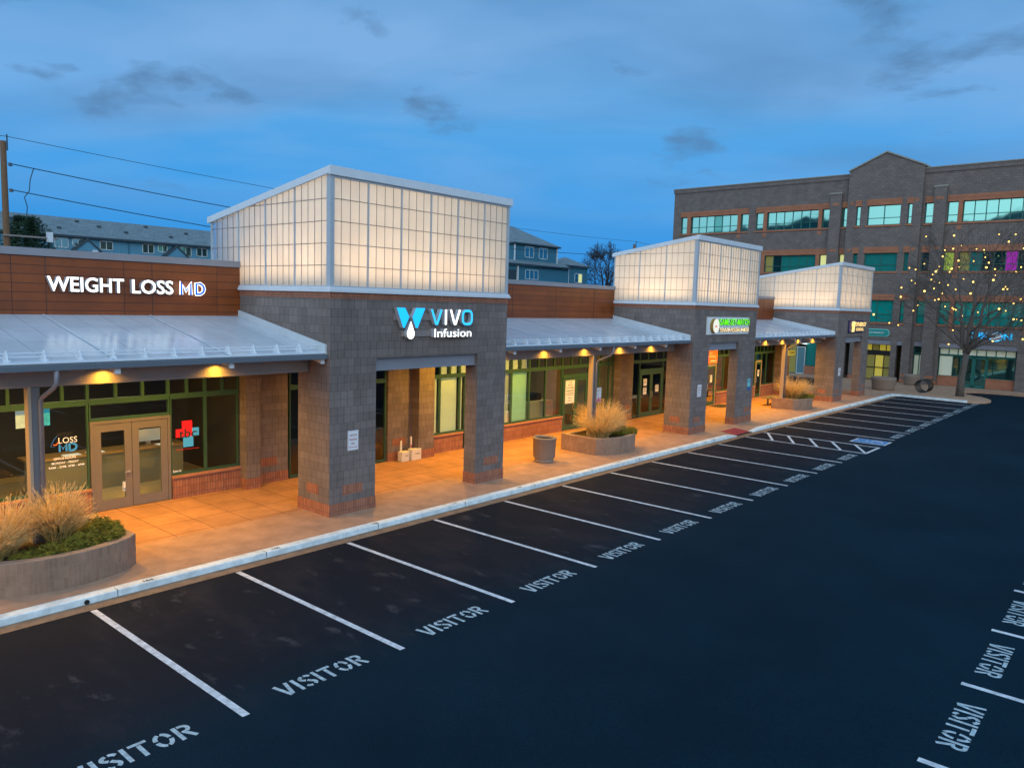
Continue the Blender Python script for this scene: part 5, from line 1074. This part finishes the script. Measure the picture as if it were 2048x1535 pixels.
# corner house, hipped roof
h=thing('blue_house',(74,50,0),'dark blue house with hipped roof and white trimmed windows left of the second tower','building'); Y=50
MB().box(69.93,78.85,Y,Y+9,9.5,13.3).build('upper_wall',M['siding_dark'],h); MB().box(60,80.8,Y-.6,Y+10,-.5,10.65).build('lower_wall',M['siding_dark'],h)
def hip(x0,x1,y0,y1,z,zr,name='roof',par=None,inset=None):
    e=.35; d=(y1-y0)/2+e if inset is None else inset; m=MB(); m.add([(x0-e,y0-e,z),(x1+e,y0-e,z),(x1+e,y1+e,z),(x0-e,y1+e,z),(x0-e+d,(y0+y1)/2,zr),(x1+e-d,(y0+y1)/2,zr)],[(0,1,5,4),(1,2,5),(2,3,4,5),(3,0,4)]); o=m.build(name,M['shingle'],par)
    f=MB(); f.box(x0-e,x1+e,y0-e-.03,y0-e+.02,z-.18,z+.02); f.box(x0-e-.03,x0-e+.02,y0-e,y1+e,z-.18,z+.02); f.box(x1+e-.02,x1+e+.03,y0-e,y1+e,z-.18,z+.02); f.build('fascia',M['darktrim'],o); return o
hip(69.93,78.85,Y,Y+9,13.3,15.9,par=h)
m_=MB(); m_.add([(60,Y-1.0,10.6),(81.1,Y-1.0,10.6),(80.2,Y+.05,11.15),(60,Y+.05,11.15)],[(0,1,2,3)]); m_.build('lower_roof',M['shingle'],h)
MB().box(60,81.1,Y-1.03,Y-.98,10.42,10.62).build('fascia',M['darktrim'],h)
for a in ((71.92,73.78,11.52,12.95,1),(74.85,76.7,11.5,12.95,1)): hwin(h,a[0],a[1],a[2],a[3],Y,a[4])
hwin(h,71.4,74.1,8.7,9.95,Y-.6,2)
for x in (69.85,78.75): MB().box(x-.09,x+.09,Y-.12,Y-.02,10.9,13.1).build('downpipe',M['trim'],h)
MB().box(69.7,69.9,Y-.8,Y-.62,8.2,10.3).build('porch_post',M['trim'],h); MB().box(67,69.6,Y-.65,Y-.61,8.4,9.8).build('porch_opening',M['darktrim'],h)
MB().box(71,78.2,Y-.75,Y-.6,8.35,8.55).build('porch_roof_edge',M['trim'],h)
h=thing('blue_house',(83.5,50,0),'small lower blue house wing with one yellow lit window beside the bare tree','building'); Y=50
MB().box(81.4,86.2,Y,Y+6,-.5,11.05).build('wall',M['siding_dark'],h); hip(81.4,86.2,Y,Y+4.6,11.05,12.35,par=h); hwin(h,83.05,84.87,8.7,10.02,Y,1,lit='lit_yellow')
MB().box(81.35,81.55,Y-.14,Y-.02,8.2,10.8).build('downpipe',M['trim'],h)

# ------------------------------------------------------------------ utility poles and wires
M['polewood']=mat('pole_wood',(.15,.075,.035),.85,var=.3,vscale=6,stretch=(8,8,.6)); M['wire']=mat('dark_wire',(.02,.06,.09),.5)
def pole(x,y,ztop,label):
    t=thing('utility_pole',(x,y,G(x)),label,'utility pole','utility poles behind the shops')
    MB().tube([(x,y,-.2),(x,y,ztop)],[.16,.115],12).build('pole',M['polewood'],t,smooth=True); MB().tube([(x+.12,y-.12,ztop-.4),(x+.12,y-.12,ztop+.28)],.03,6).build('top_pin',M['wire'],t)
    for z in (ztop-1.05,ztop-2.15): MB().lathe([(0,0),(.07,0),(.09,.05),(.05,.08),(.07,.12),(0,.16)],(x+.2,y-.16,z),10).build('insulator',M['gutter'],t)
    MB().box(x-.2,x+2.0,y-.18,y-.10,ztop-4.05,ztop-3.98).build('crossarm',M['beam'],t); MB().box(x+1.55,x+1.75,y-.3,y-.05,ztop-4.2,ztop-3.75).build('cutout',M['white_metal'],t)
    MB().tube([(x+1.15,y,ztop-1.0),(x+1.0,y,ztop-1.5),(x+.95,y,ztop-2.0),(x+.75,y,ztop-2.3),(x+.85,y,ztop-2.7),(x+.8,y,ztop-3.2)],.022,5).build('jumper',M['wire'],t)
    return t
pole(6.28,25.1,11.88,'wooden utility pole at the left edge of the photo'); 
pole(58.1,25.1,11.45,'distant wooden utility pole whose tip shows over the second tower')
def wire(a,b,sag,label,r=.02):
    pts=[]; 
    for i in range(41):
        u=i/40; p=Vector(a).lerp(Vector(b),u); p.z-=4*sag*u*(1-u); pts.append(p)
    o=MB().tube(pts,r,5); top(o,'overhead_wire',M['wire'],a,label,'wire','overhead wires')
wire((6.4,25,12.08),(58.1,25,11.7),.55,'highest and thinnest of the three overhead wires running from the left pole',.013)
wire((6.4,25,10.95),(58.1,25,10.40),.95,'middle overhead wire running from the left pole, with a hanging jumper',.022)
wire((6.4,25,9.84),(58.1,25,9.3),1.1,'lowest of the three overhead wires running from the left pole',.022)
wire((-30,25,12.0),(6.4,25,12.08),.5,'overhead wire leaving the left pole towards the left',.013)
wire((58.1,25,11.7),(110,25,11.4),.5,'overhead wire leaving the distant pole to the right',.016)

# ------------------------------------------------------------------ trees
M['bark']=mat('grey_bark',(.11,.088,.075),.9,var=.3,vscale=10,stretch=(2,2,.5),bump=.5,bscale=20); M['barkdark']=mat('dark_bark',(.045,.038,.04),.9)
def grow(mb, tips, p, d, L, r, depth, rn, spread, minr, nodes, updr=.12, nseg=3, n=5):
    pts=[p]; rs=[r]; q=p.copy(); dd=d.copy()
    for i in range(nseg):
        dd=(dd+Vector((rn.gauss(0,.10),rn.gauss(0,.10),rn.gauss(0,.07)+updr*.35))).normalized(); q=q+dd*L/nseg; pts.append(q.copy()); rs.append(max(minr,r*(1-.38*(i+1)/nseg))); nodes.append((q.copy(),depth))
    mb.tube(pts,rs,n if r>.05 else (4 if r>.02 else 3),cap=False)
    if depth==0: tips.append(q); return
    k=3 if depth>2 else (3 if rn.random()<.75 else 2)
    ax=dd.orthogonal().normalized(); ph=rn.uniform(0,2*PI)
    for i in range(k):
        a=ph+2*PI*i/k+rn.uniform(-.4,.4); s=ax.copy(); s.rotate(Matrix.Rotation(a,3,dd)); sp=spread*rn.uniform(.6,1.25)
        nd=(dd*math.cos(sp)+s*math.sin(sp)+Vector((0,0,updr))).normalized()
        st=pts[-1] if i<2 else pts[-2]
        grow(mb,tips,st.copy(),nd,L*rn.uniform(.66,.86),rs[-1]*rn.uniform(.62,.8),depth-1,rn,spread,minr,nodes,updr,nseg,n)
def bare_tree(loc,H,rad,label,seed,trunk=3.2,tr=.24,minr=.010,m='bark',group=None,leaders=4,per=8,depth=4):
    """bare deciduous tree: short trunk, a few rising leaders, limbs leaving them at every height"""
    rn=random.Random(seed); t=thing('bare_tree',loc,label,'tree',group); P=Vector(loc); tm=MB(); cr=MB(); tips=[]; nodes=[]
    path=[P+Vector((0,0,-.1)),P+Vector((.03,.02,trunk*.35)),P+Vector((.02,-.10,trunk*.7)),P+Vector((.05,-.18,trunk))]
    tm.tube(path,[tr*1.2,tr*.95,tr*.85,tr*.80],12); top_=path[-1]
    for k in range(leaders):
        a=2*PI*k/leaders+rn.uniform(-.4,.4); out=rad*rn.uniform(.16,.34); L=(H-trunk)*rn.uniform(.74,.96)
        pts=[]; rs=[]; n=9
        for i in range(n+1):
            u=i/n; w=Vector((math.cos(a),math.sin(a),0))*out*(u**.75)+Vector((rn.gauss(0,.06),rn.gauss(0,.06),0)); pts.append(top_+w+Vector((0,0,L*u-.15))); rs.append(max(minr,tr*.62*(1-u)**1.1+.012))
        tm.tube(pts,rs,8)
        for q in range(per):
            u=.02+.90*(q+rn.uniform(-.3,.3))/per; u=max(.01,min(.93,u)); f=u*n; k0=min(int(f),n-1); p=pts[k0].lerp(pts[k0+1],f-k0)
            aa=a+rn.uniform(-1.9,1.9); tilt=rn.uniform(.95,1.42)-.45*u; d=Vector((math.cos(aa)*math.sin(tilt),math.sin(aa)*math.sin(tilt),math.cos(tilt)))
            L1=rad*(.42*(1-.50*u))*rn.uniform(.85,1.2); grow(cr,tips,p,d,L1,max(minr,rs[k0]*.48),depth,rn,.44,minr,nodes,.05,3,5)
    tm.build('trunk',M[m],t,smooth=True); cr.build('branches',M[m],t,smooth=True,fixn=False); return t,nodes,tips
tl=(56.15,-3.25,G(56)+HW)
t,nodes,tips=bare_tree(tl,10.1,5.4,'bare tree wrapped in warm string lights at the end of the parking row',11)
print('tree tips',len(tips), 'x', min(p.x for p in tips),max(p.x for p in tips),'y',min(p.y for p in tips),max(p.y for p in tips),'z',min(p.z for p in tips),max(p.z for p in tips))
sl_=thing('string_lights',(tl[0],tl[1],3.4),'warm globe string lights wound through the bare tree','string lights')
rn=random.Random(3); cand=[p for p,dp in nodes if dp<=3 and p.z>2.9]; chosen=[]
rn.shuffle(cand)
for p in cand:
    if len(chosen)>=96: break
    if all((p-q).length>.9 for q in chosen): chosen.append(p)
M['bulb']=emat('warm_bulb',(1,.60,.13),2.6)
M['bulb_halo']=None
sph=[]; bm=bmesh.new(); bmesh.ops.create_icosphere(bm,subdivisions=2,radius=.055); bme=bpy.data.meshes.new('bulb'); bm.to_mesh(bme); bm.free(); bme.materials.append(M['bulb'])
for p in chosen:
    o=bpy.data.objects.new('bulb',bme); C.objects.link(o); o.parent=sl_; o.location=p-Vector(sl_.location)+Vector((0,0,-.08)); s=rn.uniform(.7,1.25); o.scale=(s,s,s)
cord=MB(); srt=sorted(chosen,key=lambda p:(round(math.atan2(p.y-tl[1],p.x-tl[0])*1.3),p.z))
for a,b in zip(srt,srt[1:]):
    if (a-b).length<3.2: cord.tube([a,(a+b)/2-Vector((0,0,.15)),b],.008,3,cap=False)
cord.build('cord',M['ink'],sl_,fixn=False)
bare_tree((91.0,50,0),14.6,4,'bare dark tree between the small blue house and the second tower',23,trunk=7.0,tr=.3,minr=.020,m='barkdark')
# dark conifer by the left pole
def conifer(loc,H,R__,label,seed):
    rn=random.Random(seed); t=thing('evergreen_tree',loc,label,'tree'); P=Vector(loc); MB().tube([P+Vector((0,0,-.2)),P+Vector((0,0,H*.9))],[.3,.06],8).build('trunk',M['barkdark'],t); mb=MB()
    for i in range(17000):
        a=rn.uniform(0,2*PI); zz=rn.uniform(.25,1)**.9; lump=1+.30*math.sin(a*3+zz*9)+.22*math.sin(a*7-zz*17); rr=R__*math.sqrt(max(0,1-((zz-.5)/.52)**2))*lump*rn.uniform(.45,1)
        p=P+Vector((rr*math.cos(a),rr*math.sin(a),H*zz)); d=Vector((rn.gauss(0,1),rn.gauss(0,1),rn.gauss(.2,.7))).normalized()*rn.uniform(.10,.22); s=d.orthogonal().normalized()*.035
        mb.add([tuple(p+s),tuple(p-s),tuple(p+d)],[(0,1,2)])
    mb.build('crown',leafmat('conifer_needles',(.022,.045,.022),.5,2.5,.15),t,fixn=False)
conifer((8.55,30,0),9.15,1.45,'dark evergreen tree behind the left utility pole',4)
conifer((7.0,32,0),8.2,1.3,'lower dark evergreen tree behind the left utility pole, nearer the frame edge',9)

# the foothills far to the west, seen only mirrored in the office windows
hl=MB(); n=140
for i in range(n+1):
    y=-2600+5200*i/n; h=198+75*noise.noise(Vector((y*.0021,1.7,0)))+35*noise.noise(Vector((y*.008,4,0)))+10*noise.noise(Vector((y*.03,9,0))); hl.v+=[(-1450,y,-5),(-1500,y,h),(-1800,y,-5)]
for i in range(n): k=3*i; hl.f+=[(k,k+3,k+4,k+1),(k+1,k+4,k+5,k+2)]
tag(hl.build('hills',mat('hills',(.02,.06,.07),.95,var=.4,vscale=.01),fixn=False),kind='structure')
